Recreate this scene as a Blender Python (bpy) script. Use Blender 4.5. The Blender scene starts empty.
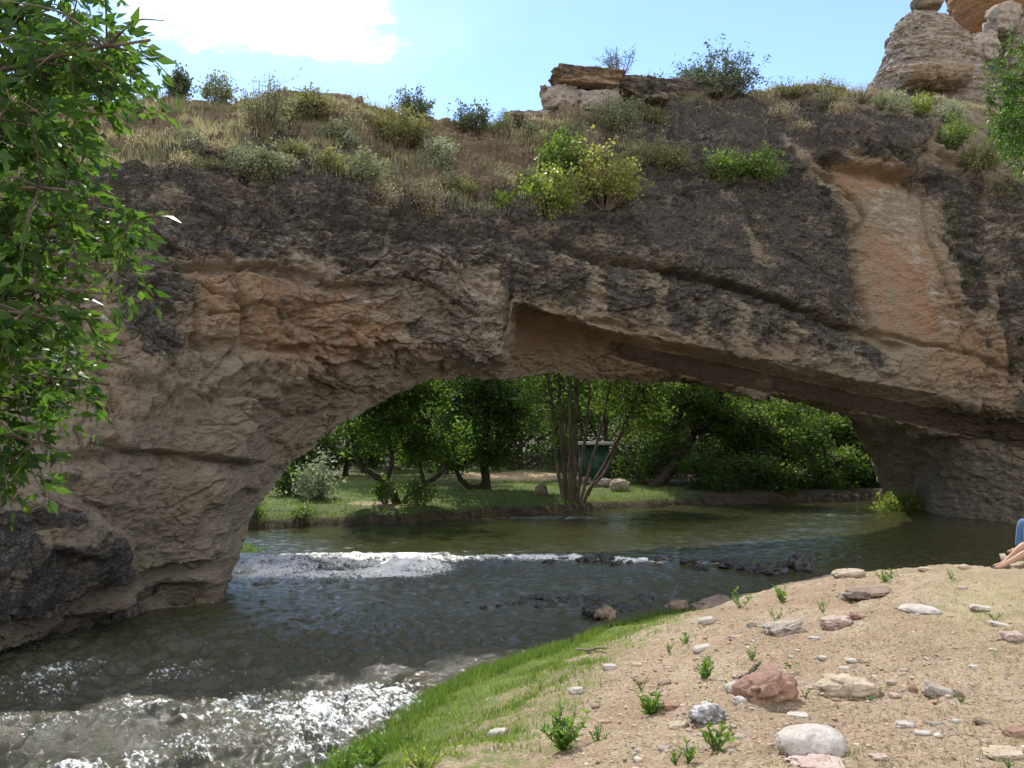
import bpy, math, random
import numpy as np
from mathutils import Vector

C = bpy.context.scene.collection
SC = bpy.context.scene
R = math.radians

# ------------------------------------------------------------------ camera, sky, sun, exposure
F_PX = 887.0
PITCH = math.atan(56 / F_PX)
CAM = np.array([0.0, 0.0, 3.2])
cam = bpy.data.cameras.new('camera')
cam.sensor_fit = 'HORIZONTAL'
cam.sensor_width = 36.0
cam.lens = 36.0 * F_PX / 1024.0
cam.clip_start = 0.1
cam.clip_end = 3000
camo = bpy.data.objects.new('camera', cam)
camo.location = CAM
camo.rotation_euler = (math.pi / 2 + PITCH, 0, 0)
C.objects.link(camo)
SC.camera = camo

SUN_EL = R(46.5)
SUN_AZ = R(-14)          # measured from +Y towards +X: the sun stands behind the arch, a little to the left
to_sun = Vector((math.sin(SUN_AZ) * math.cos(SUN_EL), math.cos(SUN_AZ) * math.cos(SUN_EL), math.sin(SUN_EL)))
sun = bpy.data.lights.new('sun', 'SUN')
sun.energy = 3.1
sun.angle = R(0.53)
sun.color = (1.0, 0.95, 0.86)
suno = bpy.data.objects.new('sun', sun)
suno.rotation_euler = (-to_sun).to_track_quat('-Z', 'Y').to_euler()
suno.location = (-8, 60, 60)
C.objects.link(suno)

W = bpy.data.worlds.new('World')
SC.world = W
W.use_nodes = True
nt = W.node_tree
nt.nodes.clear()
w_out = nt.nodes.new('ShaderNodeOutputWorld')
w_bg = nt.nodes.new('ShaderNodeBackground')
w_sky = nt.nodes.new('ShaderNodeTexSky')
w_sky.sky_type = 'NISHITA'
w_sky.sun_disc = False
w_sky.sun_elevation = SUN_EL
w_sky.sun_rotation = SUN_AZ
w_sky.altitude = 1600
w_sky.air_density = 1.0
w_sky.dust_density = 0.15
w_sky.ozone_density = 0.8
w_bg.inputs['Strength'].default_value = 0.15
# a bank of thin white cloud high on the left of the sky, and faint wisps
tc = nt.nodes.new('ShaderNodeTexCoord')
cn = nt.nodes.new('ShaderNodeTexNoise'); cn.inputs['Scale'].default_value = 6; cn.inputs['Detail'].default_value = 7
cn.inputs['Roughness'].default_value = 0.6
cmap = nt.nodes.new('ShaderNodeMapping'); cmap.inputs['Scale'].default_value = (0.7, 0.7, 1.5)
nt.links.new(tc.outputs['Generated'], cmap.inputs['Vector'])
nt.links.new(cmap.outputs['Vector'], cn.inputs['Vector'])
dist = nt.nodes.new('ShaderNodeVectorMath'); dist.operation = 'DISTANCE'
cs = nt.nodes.new('ShaderNodeMapping'); cs.inputs['Scale'].default_value = (0.55, 0.55, 1.25)
nt.links.new(tc.outputs['Generated'], cs.inputs['Vector'])
nt.links.new(cs.outputs['Vector'], dist.inputs[0])
cdir = Vector((-0.335, 0.84, 0.48)).normalized()
dist.inputs[1].default_value = (cdir.x * .55, cdir.y * .55, cdir.z * 1.25)
m1 = nt.nodes.new('ShaderNodeMath'); m1.operation = 'MULTIPLY_ADD'
nt.links.new(cn.outputs['Fac'], m1.inputs[0]); m1.inputs[1].default_value = -0.30
nt.links.new(dist.outputs['Value'], m1.inputs[2])
cr = nt.nodes.new('ShaderNodeMapRange'); cr.interpolation_type = 'SMOOTHSTEP'
nt.links.new(m1.outputs[0], cr.inputs['Value'])
cr.inputs['From Min'].default_value = -0.080; cr.inputs['From Max'].default_value = -0.025
cr.inputs['To Min'].default_value = 1.0; cr.inputs['To Max'].default_value = 0.0
cmix = nt.nodes.new('ShaderNodeMix'); cmix.data_type = 'RGBA'
nt.links.new(cr.outputs['Result'], cmix.inputs['Factor'])
SKYMUL = nt.nodes.new('ShaderNodeMix'); SKYMUL.data_type = 'RGBA'; SKYMUL.blend_type = 'MULTIPLY'
SKYMUL.inputs['Factor'].default_value = 1.0
SKYMUL.inputs['B'].default_value = (0.86, 0.90, 0.98, 1)      # the clear, slightly cyan air of the high plains
nt.links.new(w_sky.outputs[0], SKYMUL.inputs['A'])
veil = nt.nodes.new('ShaderNodeMix'); veil.data_type = 'RGBA'   # thin cirrus veil around the cloud
vr = nt.nodes.new('ShaderNodeMapRange'); vr.interpolation_type = 'SMOOTHSTEP'
nt.links.new(m1.outputs[0], vr.inputs['Value'])
vr.inputs['From Min'].default_value = -0.08; vr.inputs['From Max'].default_value = 0.12
vr.inputs['To Min'].default_value = 0.10; vr.inputs['To Max'].default_value = 0.0
nt.links.new(vr.outputs['Result'], veil.inputs['Factor'])
nt.links.new(SKYMUL.outputs['Result'], veil.inputs['A']); veil.inputs['B'].default_value = (7.2, 8.0, 8.4, 1)
nt.links.new(veil.outputs['Result'], cmix.inputs['A'])
cmix.inputs['B'].default_value = (9.5, 9.8, 10.0, 1)
# unseen cloud behind the camera, added to brighten the shaded rock face
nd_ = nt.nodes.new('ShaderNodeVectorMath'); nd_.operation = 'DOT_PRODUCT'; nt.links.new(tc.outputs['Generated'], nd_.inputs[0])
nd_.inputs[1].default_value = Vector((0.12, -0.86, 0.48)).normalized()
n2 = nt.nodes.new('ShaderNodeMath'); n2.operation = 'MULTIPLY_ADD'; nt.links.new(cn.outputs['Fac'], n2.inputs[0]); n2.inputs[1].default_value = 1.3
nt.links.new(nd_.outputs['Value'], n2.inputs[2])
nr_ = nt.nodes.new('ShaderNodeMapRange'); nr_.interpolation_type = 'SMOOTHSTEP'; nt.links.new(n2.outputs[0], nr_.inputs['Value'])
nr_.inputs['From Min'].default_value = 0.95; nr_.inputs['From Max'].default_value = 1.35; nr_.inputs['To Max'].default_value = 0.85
north_fill = nt.nodes.new('ShaderNodeMix'); north_fill.data_type = 'RGBA'
nt.links.new(nr_.outputs['Result'], north_fill.inputs['Factor']); north_fill.inputs['B'].default_value = (6.9, 6.85, 6.7, 1)
nt.links.new(cmix.outputs['Result'], north_fill.inputs['A'])
nt.links.new(north_fill.outputs['Result'], w_bg.inputs['Color'])
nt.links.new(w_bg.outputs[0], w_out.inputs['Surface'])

SC.view_settings.view_transform = 'Standard'
SC.view_settings.look = 'None'
SC.view_settings.exposure = 1.0
SC.view_settings.gamma = 1
SC.view_settings.use_curve_mapping = False
SC.cycles.max_bounces = 6
SC.cycles.transparent_max_bounces = 4
SC.cycles.use_denoising = True

# ------------------------------------------------------------------ numeric helpers
rng = np.random.default_rng(7)
random.seed(7)
_perm = np.random.default_rng(3).permutation(256).astype(np.int32)
_perm = np.concatenate([_perm, _perm, _perm])
_g = np.random.default_rng(4).normal(size=(256, 3)); _g /= np.linalg.norm(_g, axis=1)[:, None]
_g = _g.astype(np.float32)

def perlin(P):
    P = np.asarray(P, dtype=np.float32)
    i = np.floor(P).astype(np.int32); f = P - i
    i &= 255
    u = f * f * f * (f * (f * 6 - 15) + 10)
    out = 0
    for dx in (0, 1):
        wx = u[:, 0] if dx else 1 - u[:, 0]
        a = _perm[(i[:, 0] + dx) & 255]
        for dy in (0, 1):
            wy = u[:, 1] if dy else 1 - u[:, 1]
            b = _perm[a + ((i[:, 1] + dy) & 255)]
            for dz in (0, 1):
                wz = u[:, 2] if dz else 1 - u[:, 2]
                h = _perm[b + ((i[:, 2] + dz) & 255)]
                g = _g[h]
                d = g[:, 0] * (f[:, 0] - dx) + g[:, 1] * (f[:, 1] - dy) + g[:, 2] * (f[:, 2] - dz)
                out = out + wx * wy * wz * d
    return out * 1.5

def fbm(P, oct=4, gain=0.5, lac=2.03):
    s = 0; a = 1.0; P = np.array(P, dtype=np.float32)
    for k in range(oct):
        s = s + a * perlin(P + 17.3 * k)
        a *= gain; P = P * lac
    return s

def ridged(P, oct=4, gain=0.5):
    s = 0; a = 1.0; P = np.array(P, dtype=np.float32)
    for k in range(oct):
        s = s + a * (1 - 2 * np.abs(perlin(P + 9.1 * k)))
        a *= gain; P = P * 2.07
    return s

def facets(P, seed=0, tilt=0.6):
    """angular broken-rock relief: each voronoi cell is a tilted plane; returns height and edge distance"""
    P = np.asarray(P, dtype=np.float32)
    r = np.random.default_rng(seed)
    off = r.random((256, 3)).astype(np.float32); tl = (r.random((256, 3)).astype(np.float32) - .5) * 2 * tilt
    hh = (r.random(256).astype(np.float32) - .5)
    i = np.floor(P).astype(np.int32)
    d1 = np.full(len(P), 9.0, np.float32); d2 = d1.copy(); hv = np.zeros(len(P), np.float32)
    for dx in (-1, 0, 1):
        a = _perm[(i[:, 0] + dx) & 255]
        for dy in (-1, 0, 1):
            b = _perm[a + ((i[:, 1] + dy) & 255)]
            for dz in (-1, 0, 1):
                h = _perm[b + ((i[:, 2] + dz) & 255)]
                q = P - (i + np.array([dx, dy, dz]) + off[h])
                d = np.sqrt((q * q).sum(1))
                v = (q * tl[h]).sum(1) + hh[h]
                near = d < d1
                d2 = np.where(near, d1, np.minimum(d2, d))
                hv = np.where(near, v, hv)
                d1 = np.where(near, d, d1)
    return hv, d2 - d1

def pchip(x, y, xq):
    """monotone cubic through (x, y[:, k])"""
    x = np.asarray(x, float); y = np.asarray(y, float)
    h = np.diff(x)[:, None]; d = np.diff(y, axis=0) / h
    m = np.zeros_like(y)
    w1 = 2 * h[1:] + h[:-1]; w2 = h[1:] + 2 * h[:-1]
    with np.errstate(divide='ignore', invalid='ignore'):
        mm = (w1 + w2) / (w1 / d[:-1] + w2 / d[1:])
    mm = np.where(d[:-1] * d[1:] > 0, mm, 0)
    m[1:-1] = np.nan_to_num(mm); m[0] = d[0]; m[-1] = d[-1]
    k = np.clip(np.searchsorted(x, xq) - 1, 0, len(x) - 2)
    t = ((xq - x[k]) / np.diff(x)[k])[:, None]; hk = h[k]
    return ((1 + 2 * t) * (1 - t) ** 2 * y[k] + t * (1 - t) ** 2 * hk * m[k] + t * t * (3 - 2 * t) * y[k + 1] + t * t * (t - 1) * hk * m[k + 1])

cp, sp_ = math.cos(PITCH), math.sin(PITCH)
def ray(px, py):
    px = np.asarray(px, float); py = np.asarray(py, float)
    a = (px - 512) / F_PX; b = -(py - 384) / F_PX
    return np.stack([a, cp - b * sp_, sp_ + b * cp], -1)

def at(px, py, Y):
    """the point seen at pixel px, py that lies Y metres in front of the camera"""
    r = ray(px, py)
    return CAM + r * (np.asarray(Y, float) / r[..., 1])[..., None]

def project(P):
    d = P - CAM
    yc = d[:, 1] * cp + d[:, 2] * sp_; zc = -d[:, 1] * sp_ + d[:, 2] * cp
    yc = np.where(yc < 0.1, 0.1, yc)
    return 512 + F_PX * d[:, 0] / yc, 384 - F_PX * zc / yc

def ground_hit(px, py, zf, y0=3.0, y1=120.0):
    r = ray(px, py)
    Y = np.linspace(y0, y1, 6000)
    P = CAM + r[None, :] * (Y / r[1])[:, None]
    below = np.nonzero(P[:, 2] < zf(P[:, 0], P[:, 1]))[0]
    return P[below[0]] if len(below) else P[-1]

def smooth(a, b, x):
    t = np.clip((x - a) / (b - a), 0, 1)
    return t * t * (3 - 2 * t)

def seg_dist(px, py, poly):
    best = np.full(len(px), 1e9)
    for (x0, y0), (x1, y1) in zip(poly[:-1], poly[1:]):
        dx, dy = x1 - x0, y1 - y0
        t = np.clip(((px - x0) * dx + (py - y0) * dy) / (dx * dx + dy * dy + 1e-9), 0, 1)
        best = np.minimum(best, np.hypot(px - x0 - t * dx, py - y0 - t * dy))
    return best

def in_poly(px, py, poly):
    c = np.zeros(len(px), bool); n = len(poly)
    for k in range(n):
        x0, y0 = poly[k]; x1, y1 = poly[(k + 1) % n]
        cond = ((y0 > py) != (y1 > py))
        xi = (x1 - x0) * (py - y0) / ((y1 - y0) if y1 != y0 else 1e-9) + x0
        c ^= cond & (px < xi)
    return c

def poly_mask(px, py, poly, soft):
    d = seg_dist(px, py, list(poly) + [poly[0]])
    return smooth(-soft, soft, np.where(in_poly(px, py, poly), d, -d))

# ------------------------------------------------------------------ object helpers
def add_props(o, label=None, cat=None, group=None, kind=None):
    if label: o['label'] = label
    if cat: o['category'] = cat
    if group: o['group'] = group
    if kind: o['kind'] = kind
    return o

def thing(name, label, cat, loc=(0, 0, 0), group=None):
    o = bpy.data.objects.new(name, None)
    o.empty_display_size = 0.2
    o.location = loc
    C.objects.link(o)
    return add_props(o, label, cat, group)

def mesh_obj(name, V, quads=None, tris=None, mat=None, parent=None, attrs=None, smooth_=False, mats=None, mi=None):
    V = np.asarray(V, np.float32)
    nq = 0 if quads is None else len(quads); ntr = 0 if tris is None else len(tris)
    me = bpy.data.meshes.new(name)
    me.vertices.add(len(V)); me.vertices.foreach_set('co', V.ravel())
    li = []
    if nq: li.append(np.asarray(quads, np.int32).ravel())
    if ntr: li.append(np.asarray(tris, np.int32).ravel())
    li = np.concatenate(li)
    me.loops.add(len(li)); me.loops.foreach_set('vertex_index', li)
    st = np.concatenate([np.arange(nq) * 4, nq * 4 + np.arange(ntr) * 3]).astype(np.int32)
    me.polygons.add(nq + ntr); me.polygons.foreach_set('loop_start', st)
    if smooth_: me.polygons.foreach_set('use_smooth', np.ones(nq + ntr, bool))
    for m in (mats or ([mat] if mat else [])): me.materials.append(m)
    if mi is not None: me.polygons.foreach_set('material_index', np.asarray(mi, np.int32))
    me.update(calc_edges=True)
    for k, v in (attrs or {}).items():
        at_ = me.attributes.new(k, 'FLOAT', 'POINT')
        at_.data.foreach_set('value', np.asarray(v, np.float32))
    o = bpy.data.objects.new(name, me)
    C.objects.link(o)
    if parent: o.parent = parent
    return o

def grid_quads(nu, nv, wrap_v=False):
    a = np.arange(nu * nv).reshape(nu, nv)
    b = np.concatenate([a, a[:, :1]], 1) if wrap_v else a
    return np.stack([b[:-1, :-1], b[1:, :-1], b[1:, 1:], b[:-1, 1:]], -1).reshape(-1, 4)

class Geo:
    """collects tubes, leaves and blades into one mesh"""
    def __init__(s): s.V = []; s.Q = []; s.T = []; s.A = []; s.n = 0; s.M = []; s.MT = []
    def add(s, V, Q=None, T=None, a=0.5, m=0):
        V = np.asarray(V, float)
        s.V.append(V); s.A.append(np.full(len(V), a) if np.isscalar(a) else a)
        if Q is not None and len(Q): s.Q.append(np.asarray(Q) + s.n); s.M.append(np.full(len(Q), m))
        if T is not None and len(T): s.T.append(np.asarray(T) + s.n); s.MT.append(np.full(len(T), m))
        s.n += len(V)
    def tube(s, pts, rad, seg=6, a=0.5, m=0):
        pts = np.asarray(pts, float); n = len(pts)
        rad = np.broadcast_to(np.asarray(rad, float), (n,))
        tan = np.gradient(pts, axis=0); tan /= np.linalg.norm(tan, axis=1)[:, None] + 1e-9
        up = np.where(np.abs(tan[:, 2:3]) > 0.9, np.array([[1.0, 0, 0]]), np.array([[0, 0, 1.0]]))
        sx = np.cross(tan, up); sx /= np.linalg.norm(sx, axis=1)[:, None] + 1e-9
        sy = np.cross(tan, sx)
        th = np.linspace(0, 2 * np.pi, seg, endpoint=False)
        V = pts[:, None] + rad[:, None, None] * (np.cos(th)[None, :, None] * sx[:, None] + np.sin(th)[None, :, None] * sy[:, None])
        s.add(V.reshape(-1, 3), grid_quads(n, seg, True), a=a, m=m)
    def leaves(s, P, size, aspect=0.45, up=0.3, droop=0.0, m=0, dirs=None, fold=0.18, shade=None, r=None):
        """one folded leaf per point: 6 corners, two quads"""
        r = r or rng; n = len(P)
        if n == 0: return
        d = r.normal(size=(n, 3)) if dirs is None else dirs + 0.45 * r.normal(size=(n, 3))
        d[:, 2] = d[:, 2] * 0.6 + up - droop
        d /= np.linalg.norm(d, axis=1)[:, None]
        q = r.normal(size=(n, 3)); q[:, 2] *= 0.4
        sd = np.cross(d, q); sd /= np.linalg.norm(sd, axis=1)[:, None] + 1e-9
        nn = np.cross(sd, d)
        L = (np.asarray(size) * (0.5 + 0.95 * r.random(n) ** 1.3))[:, None]; w = L * aspect * 0.5
        b = P; t = P + d * L - nn * L * 0.12
        m1_ = P + d * L * 0.5 + nn * L * 0.02
        l = P + d * L * 0.42 + sd * w + nn * w * fold * 2; r_ = P + d * L * 0.42 - sd * w + nn * w * fold * 2
        V = np.stack([b, l, t, m1_, r_], 1).reshape(-1, 3)
        k = np.arange(n)[:, None] * 5
        Q = np.concatenate([k + np.array([[0, 3, 2, 1]]), k + np.array([[0, 4, 2, 3]])])
        a = np.repeat(r.random(n) if shade is None else shade, 5)
        s.add(V, Q, a=a, m=m)
    def cards(s, P, size, aspect=0.5, up=0.2, m=0, r=None):
        """cheap leaf: one bent rhombus"""
        r = r or rng; n = len(P)
        d = r.normal(size=(n, 3)); d[:, 2] = d[:, 2] * .7 + up
        d /= np.linalg.norm(d, axis=1)[:, None]
        sd = np.cross(d, r.normal(size=(n, 3))); sd /= np.linalg.norm(sd, axis=1)[:, None] + 1e-9
        L = (size * (0.6 + 0.8 * r.random(n)))[:, None]; w = L * aspect * .5
        nn = np.cross(sd, d)
        V = np.stack([P, P + d * L * .45 + sd * w, P + d * L - nn * L * .1, P + d * L * .45 - sd * w], 1).reshape(-1, 3)
        s.add(V, np.arange(n * 4).reshape(-1, 4), a=np.repeat(r.random(n), 4), m=m)
    def blades(s, P, h, w, lean=0.35, m=0, r=None, nrm=None):
        r = r or rng; n = len(P)
        th = r.random(n) * 2 * np.pi
        ln = np.stack([np.cos(th), np.sin(th), np.zeros(n)], 1) * (lean * r.random(n))[:, None]
        hh = (np.asarray(h) * (0.5 + 0.8 * r.random(n)))[:, None]
        ph = r.random(n) * 2 * np.pi
        sd = np.stack([np.cos(ph), np.sin(ph), np.zeros(n)], 1) * (np.asarray(w) * (0.6 + 0.6 * r.random(n)))[:, None] * .5
        upv = np.array([[0, 0, 1.0]])
        mid = P + (upv + ln * .5) * hh * .55; tip = P + (upv * .95 + ln * 1.5) * hh
        V = np.stack([P - sd, P + sd, mid + sd * .7, mid - sd * .7, tip], 1).reshape(-1, 3)
        k = np.arange(n)[:, None] * 5
        s.add(V, k + np.array([[0, 1, 2, 3]]), k + np.array([[3, 2, 4]]), a=np.repeat(r.random(n), 5), m=m)
    def build(s, name, mat=None, parent=None, smooth_=False, mats=None, loc=None):
        V = np.concatenate(s.V); 
        if loc is not None: V = V - np.asarray(loc)
        Q = np.concatenate(s.Q) if s.Q else None; T = np.concatenate(s.T) if s.T else None
        mi = np.concatenate(s.M + s.MT) if mats else None
        return mesh_obj(name, V, Q, T, mat, parent, {'rnd': np.concatenate(s.A)}, smooth_, mats, mi)
    def __len__(s): return s.n

# ------------------------------------------------------------------ materials
def new_mat(name):
    m = bpy.data.materials.new(name); m.use_nodes = True
    n = m.node_tree; n.nodes.clear()
    out = n.nodes.new('ShaderNodeOutputMaterial')
    return m, n, out

def N(n, t, **kw):
    nd = n.nodes.new('ShaderNode' + t)
    for k, v in kw.items():
        if k in nd.inputs.keys(): nd.inputs[k].default_value = v
        else: setattr(nd, k, v)
    return nd

def noise(n, vec, scale, detail=5, rough=0.6, dist=0.0):
    nd = N(n, 'TexNoise', Scale=scale, Detail=detail, Roughness=rough, Distortion=dist)
    n.links.new(vec, nd.inputs['Vector'])
    return nd.outputs['Fac']

def mapr(n, val, a, b, c=0.0, d=1.0, kind='SMOOTHSTEP'):
    nd = N(n, 'MapRange'); nd.interpolation_type = kind
    n.links.new(val, nd.inputs['Value'])
    for k, v in zip(('From Min', 'From Max', 'To Min', 'To Max'), (a, b, c, d)): nd.inputs[k].default_value = v
    return nd.outputs['Result']

def math_(n, op, a, b=None, c=None):
    nd = N(n, 'Math', operation=op)
    for k, v in enumerate((a, b, c)):
        if v is None: continue
        if isinstance(v, (int, float)): nd.inputs[k].default_value = v
        else: n.links.new(v, nd.inputs[k])
    return nd.outputs[0]

def mixc(n, fac, a, b, blend='MIX'):
    nd = N(n, 'Mix'); nd.data_type = 'RGBA'; nd.blend_type = blend
    for k, v in (('Factor', fac), ('A', a), ('B', b)):
        if isinstance(v, (int, float)): nd.inputs[k].default_value = v
        elif isinstance(v, tuple): nd.inputs[k].default_value = v if len(v) == 4 else (*v, 1)
        else: n.links.new(v, nd.inputs[k])
    return nd.outputs['Result']

def attr(n, name):
    return N(n, 'Attribute', attribute_name=name).outputs['Fac']

def coords(n, sc=(1, 1, 1)):
    tcn = N(n, 'TexCoord'); mp = N(n, 'Mapping'); mp.inputs['Scale'].default_value = sc
    n.links.new(tcn.outputs['Object'], mp.inputs['Vector'])
    return mp.outputs['Vector']

def principled(n, out, color, rough=0.9, bump=None, bstr=0.4, bdist=0.03, spec=0.3):
    p = N(n, 'BsdfPrincipled')
    p.inputs['Specular IOR Level'].default_value = spec
    for k, v in (('Base Color', color), ('Roughness', rough)):
        if isinstance(v, tuple): p.inputs[k].default_value = (*v, 1)
        elif isinstance(v, (int, float)): p.inputs[k].default_value = v
        else: n.links.new(v, p.inputs[k])
    if bump is not None:
        b = N(n, 'Bump', Strength=bstr, Distance=bdist)
        n.links.new(bump, b.inputs['Height']); n.links.new(b.outputs['Normal'], p.inputs['Normal'])
    n.links.new(p.outputs[0], out.inputs['Surface'])
    return p

def leaf_mat(name, c1, c2, trans=0.45, gloss=0.35, tcol=None, spec=0.35):
    m, n, out = new_mat(name)
    col = mixc(n, attr(n, 'rnd'), c1, c2)
    p = N(n, 'BsdfPrincipled', Roughness=gloss); p.inputs['Specular IOR Level'].default_value = spec
    n.links.new(col, p.inputs['Base Color'])
    t = N(n, 'BsdfTranslucent')
    tc_ = mixc(n, 1.0, col, tcol or (2.0, 2.2, 0.9), 'MULTIPLY')
    n.links.new(tc_, t.inputs['Color'])
    ms = N(n, 'MixShader'); ms.inputs[0].default_value = trans
    n.links.new(p.outputs[0], ms.inputs[1]); n.links.new(t.outputs[0], ms.inputs[2])
    n.links.new(ms.outputs[0], out.inputs['Surface'])
    return m

def bark_mat(name, c1, c2, scale=6):
    m, n, out = new_mat(name)
    v = coords(n, (1, 1, 0.25))
    f = noise(n, v, scale, 6, 0.7)
    principled(n, out, mixc(n, mapr(n, f, .35, .65), c1, c2), 0.9, f, 0.7, 0.03)
    return m

def stone_mat(name, c1, c2, c3, scale=8.0):
    m, n, out = new_mat(name)
    v = coords(n)
    oi = N(n, 'ObjectInfo')
    f = noise(n, v, scale, 6, 0.65); g = noise(n, v, scale * 5, 4, 0.7)
    col = mixc(n, mapr(n, f, .35, .65), c1, c2)
    col = mixc(n, mapr(n, g, .52, .72), col, c3)
    hh = math_(n, 'ADD', math_(n, 'MULTIPLY', f, 1.2), math_(n, 'MULTIPLY', g, .5))
    principled(n, out, col, 0.85, hh, 0.55, 0.02)
    return m

# ================================================================== GROUND
NEAR_SHORE = [(-60, 0), (-12, 5.0), (-5, 6.6), (-3, 7.6), (-1.77, 8.65), (-1.1, 10.9), (-0.17, 12.6), (1.28, 14.6), (3.1, 16.5),
              (4.7, 18.2), (6.3, 18.5), (9, 17.7), (12, 16.6), (16, 15.2), (24, 13), (60, 8), (300, 0)]
NEAR_POLY = NEAR_SHORE + [(300, -300), (-300, -300), (-300, 0)]
FAR_SHORE = [(-300, 20), (-60, 26), (-14, 29), (-9.1, 30.8), (-6.5, 31.5), (-4.2, 33), (-2.4, 34.2), (2, 37.3), (5.8, 40.3), (8.8, 41.7),
             (14, 43.5), (19, 45), (30, 47), (60, 52), (300, 90)]
FAR_POLY = FAR_SHORE + [(300, 900), (-300, 900)]

def signed(X, Y, shore, poly):
    d = seg_dist(X, Y, shore)
    return np.where(in_poly(X, Y, poly), d, -d)

def far_s(X, Y):
    return signed(X + 0.5 * np.sin(Y * .9) * 0.4, Y + .35 * np.sin(X * 1.3) + .2 * np.sin(X * 3.1 + 1), FAR_SHORE, FAR_POLY)

def near_s(X, Y):
    return signed(X, Y + 0.12 * np.sin(X * 2.3) + .06 * np.sin(X * 6 + 2), NEAR_SHORE, NEAR_POLY)

NS_X = [-30, -2.0, -0.4, 0.0, 1.0, 2.3, 3.6, 5.2, 8, 15, 40, 400]
NS_Z = [-1.2, -1.0, -0.25, 0.05, 0.30, 0.80, 1.08, 1.34, 1.50, 1.66, 2.0, 6.0]
FS_X = [-30, -3, -0.5, 0.0, 0.25, 1.2, 6, 16, 24, 27, 30, 60, 110, 300, 900]
FS_Z = [-1.0, -0.9, -0.3, 0.05, 0.42, 0.62, 0.85, 1.0, 1.25, 1.9, 2.1, 2.6, 14, 40, 60]

def noise2(X, Y, sc, oct=4, z=0.0):
    return fbm(np.stack([np.ravel(X) * sc, np.ravel(Y) * sc, np.full(np.size(X), z)], 1), oct).reshape(np.shape(X))

def ground_z(X, Y):
    X = np.atleast_1d(np.asarray(X, float)); Y = np.atleast_1d(np.asarray(Y, float))
    zn = np.interp(near_s(X, Y), NS_X, NS_Z)
    zf = np.interp(far_s(X, Y), FS_X, FS_Z)
    z = np.maximum(zn, zf)
    z = z + 0.10 * noise2(X, Y, 0.35, 3) * smooth(0.0, .5, z)
    # a low grassy spit at the foot of the left pier
    z = np.maximum(z, -0.6 + 1.0 * np.exp(-(((X + 8.0) / 2.0) ** 2 + ((Y - 24.6) / 1.3) ** 2)))
    return z

def bank_z(X, Y):
    X = np.atleast_1d(np.asarray(X, float)); Y = np.atleast_1d(np.asarray(Y, float))
    z = ground_z(X, Y)
    m = smooth(0.05, .6, near_s(X, Y))
    z = z + m * (0.045 * noise2(X, Y, 1.1, 3, 5.0) + 0.02 * noise2(X, Y, 5, 3, 2.0))
    return z + 0.02

def tensor(xs, ys):
    X, Y = np.meshgrid(xs, ys, indexing='ij')
    return X.ravel(), Y.ravel(), grid_quads(len(xs), len(ys))

def stretch(a, b, lo, hi, step, n_out):
    mid = np.arange(a, b, step)
    l = a - np.geomspace(step * 2, a - lo, n_out)[::-1]; r = b + np.geomspace(step, hi - b, n_out)
    return np.concatenate([l, mid, r])

# ---- materials of the ground
def ground_material():
    m, n, out = new_mat('river_meadow_soil_and_grass')
    v = coords(n)
    f1 = noise(n, v, 0.35, 5, .6); f2 = noise(n, v, 2.5, 6, .7); f3 = noise(n, v, 14, 4, .7)
    grass = mixc(n, mapr(n, f2, .35, .65), (.045, .082, .016), (.10, .135, .032))
    grass = mixc(n, mapr(n, f3, .4, .7), grass, (.16, .17, .06))
    dirt = mixc(n, mapr(n, f2, .35, .65), (.34, .25, .15), (.42, .33, .21))
    dirt = mixc(n, mapr(n, f3, .45, .7), dirt, (.25, .18, .11))
    fac = math_(n, 'ADD', attr(n, 'dirt'), math_(n, 'MULTIPLY', math_(n, 'SUBTRACT', f1, .5), 1.2))
    col = mixc(n, mapr(n, fac, .40, .60), grass, dirt)
    mud_and_shade = mixc(n, mapr(n, f2, .4, .6), (.05, .038, .025), (.11, .08, .05))
    col = mixc(n, attr(n, 'mud_and_shade'), col, mud_and_shade)
    principled(n, out, col, .95, math_(n, 'ADD', f2, math_(n, 'MULTIPLY', f3, .6)), .9, .08, .15)
    return m

def bank_material():
    m, n, out = new_mat('dusty_bank_soil')
    v = coords(n)
    f1 = noise(n, v, .9, 5, .6); f2 = noise(n, v, 6, 6, .7); f3 = noise(n, v, 38, 5, .7); f4 = noise(n, v, 110, 3, .6)
    dirt = mixc(n, mapr(n, f1, .38, .62), (.285, .208, .132), (.39, .305, .208))
    dirt = mixc(n, mapr(n, f2, .46, .66), dirt, (.29, .195, .13))
    dirt = mixc(n, math_(n, 'MULTIPLY', mapr(n, noise(n, v, .55, 4, .6), .46, .62), .4), dirt, (.33, .225, .15))
    dirt = mixc(n, mapr(n, f3, .56, .66), dirt, (.49, .41, .30))
    dirt = mixc(n, mapr(n, f3, .47, .38), dirt, (.13, .09, .06))
    straw = mixc(n, mapr(n, f2, .4, .6), (.42, .34, .20), (.30, .26, .14))
    dirt = mixc(n, mapr(n, math_(n, 'ADD', attr(n, 'straw'), math_(n, 'MULTIPLY', math_(n, 'SUBTRACT', f2, .5), 1.6)), .3, .9), dirt, straw)
    grass = mixc(n, mapr(n, f2, .35, .65), (.075, .13, .022), (.14, .185, .05))
    grass = mixc(n, mapr(n, f3, .54, .74), grass, (.26, .23, .13))
    fac = math_(n, 'ADD', attr(n, 'grass'), math_(n, 'MULTIPLY', math_(n, 'SUBTRACT', f2, .5), 1.4))
    col = mixc(n, mapr(n, fac, .35, .75), dirt, grass)
    wet = mixc(n, attr(n, 'wet'), col, (.04, .032, .02))
    hh = math_(n, 'ADD', math_(n, 'ADD', math_(n, 'MULTIPLY', f2, .8), math_(n, 'MULTIPLY', f3, .55)), math_(n, 'MULTIPLY', f4, .25))
    principled(n, out, wet, .95, hh, .9, .035, .15)
    return m

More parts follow.
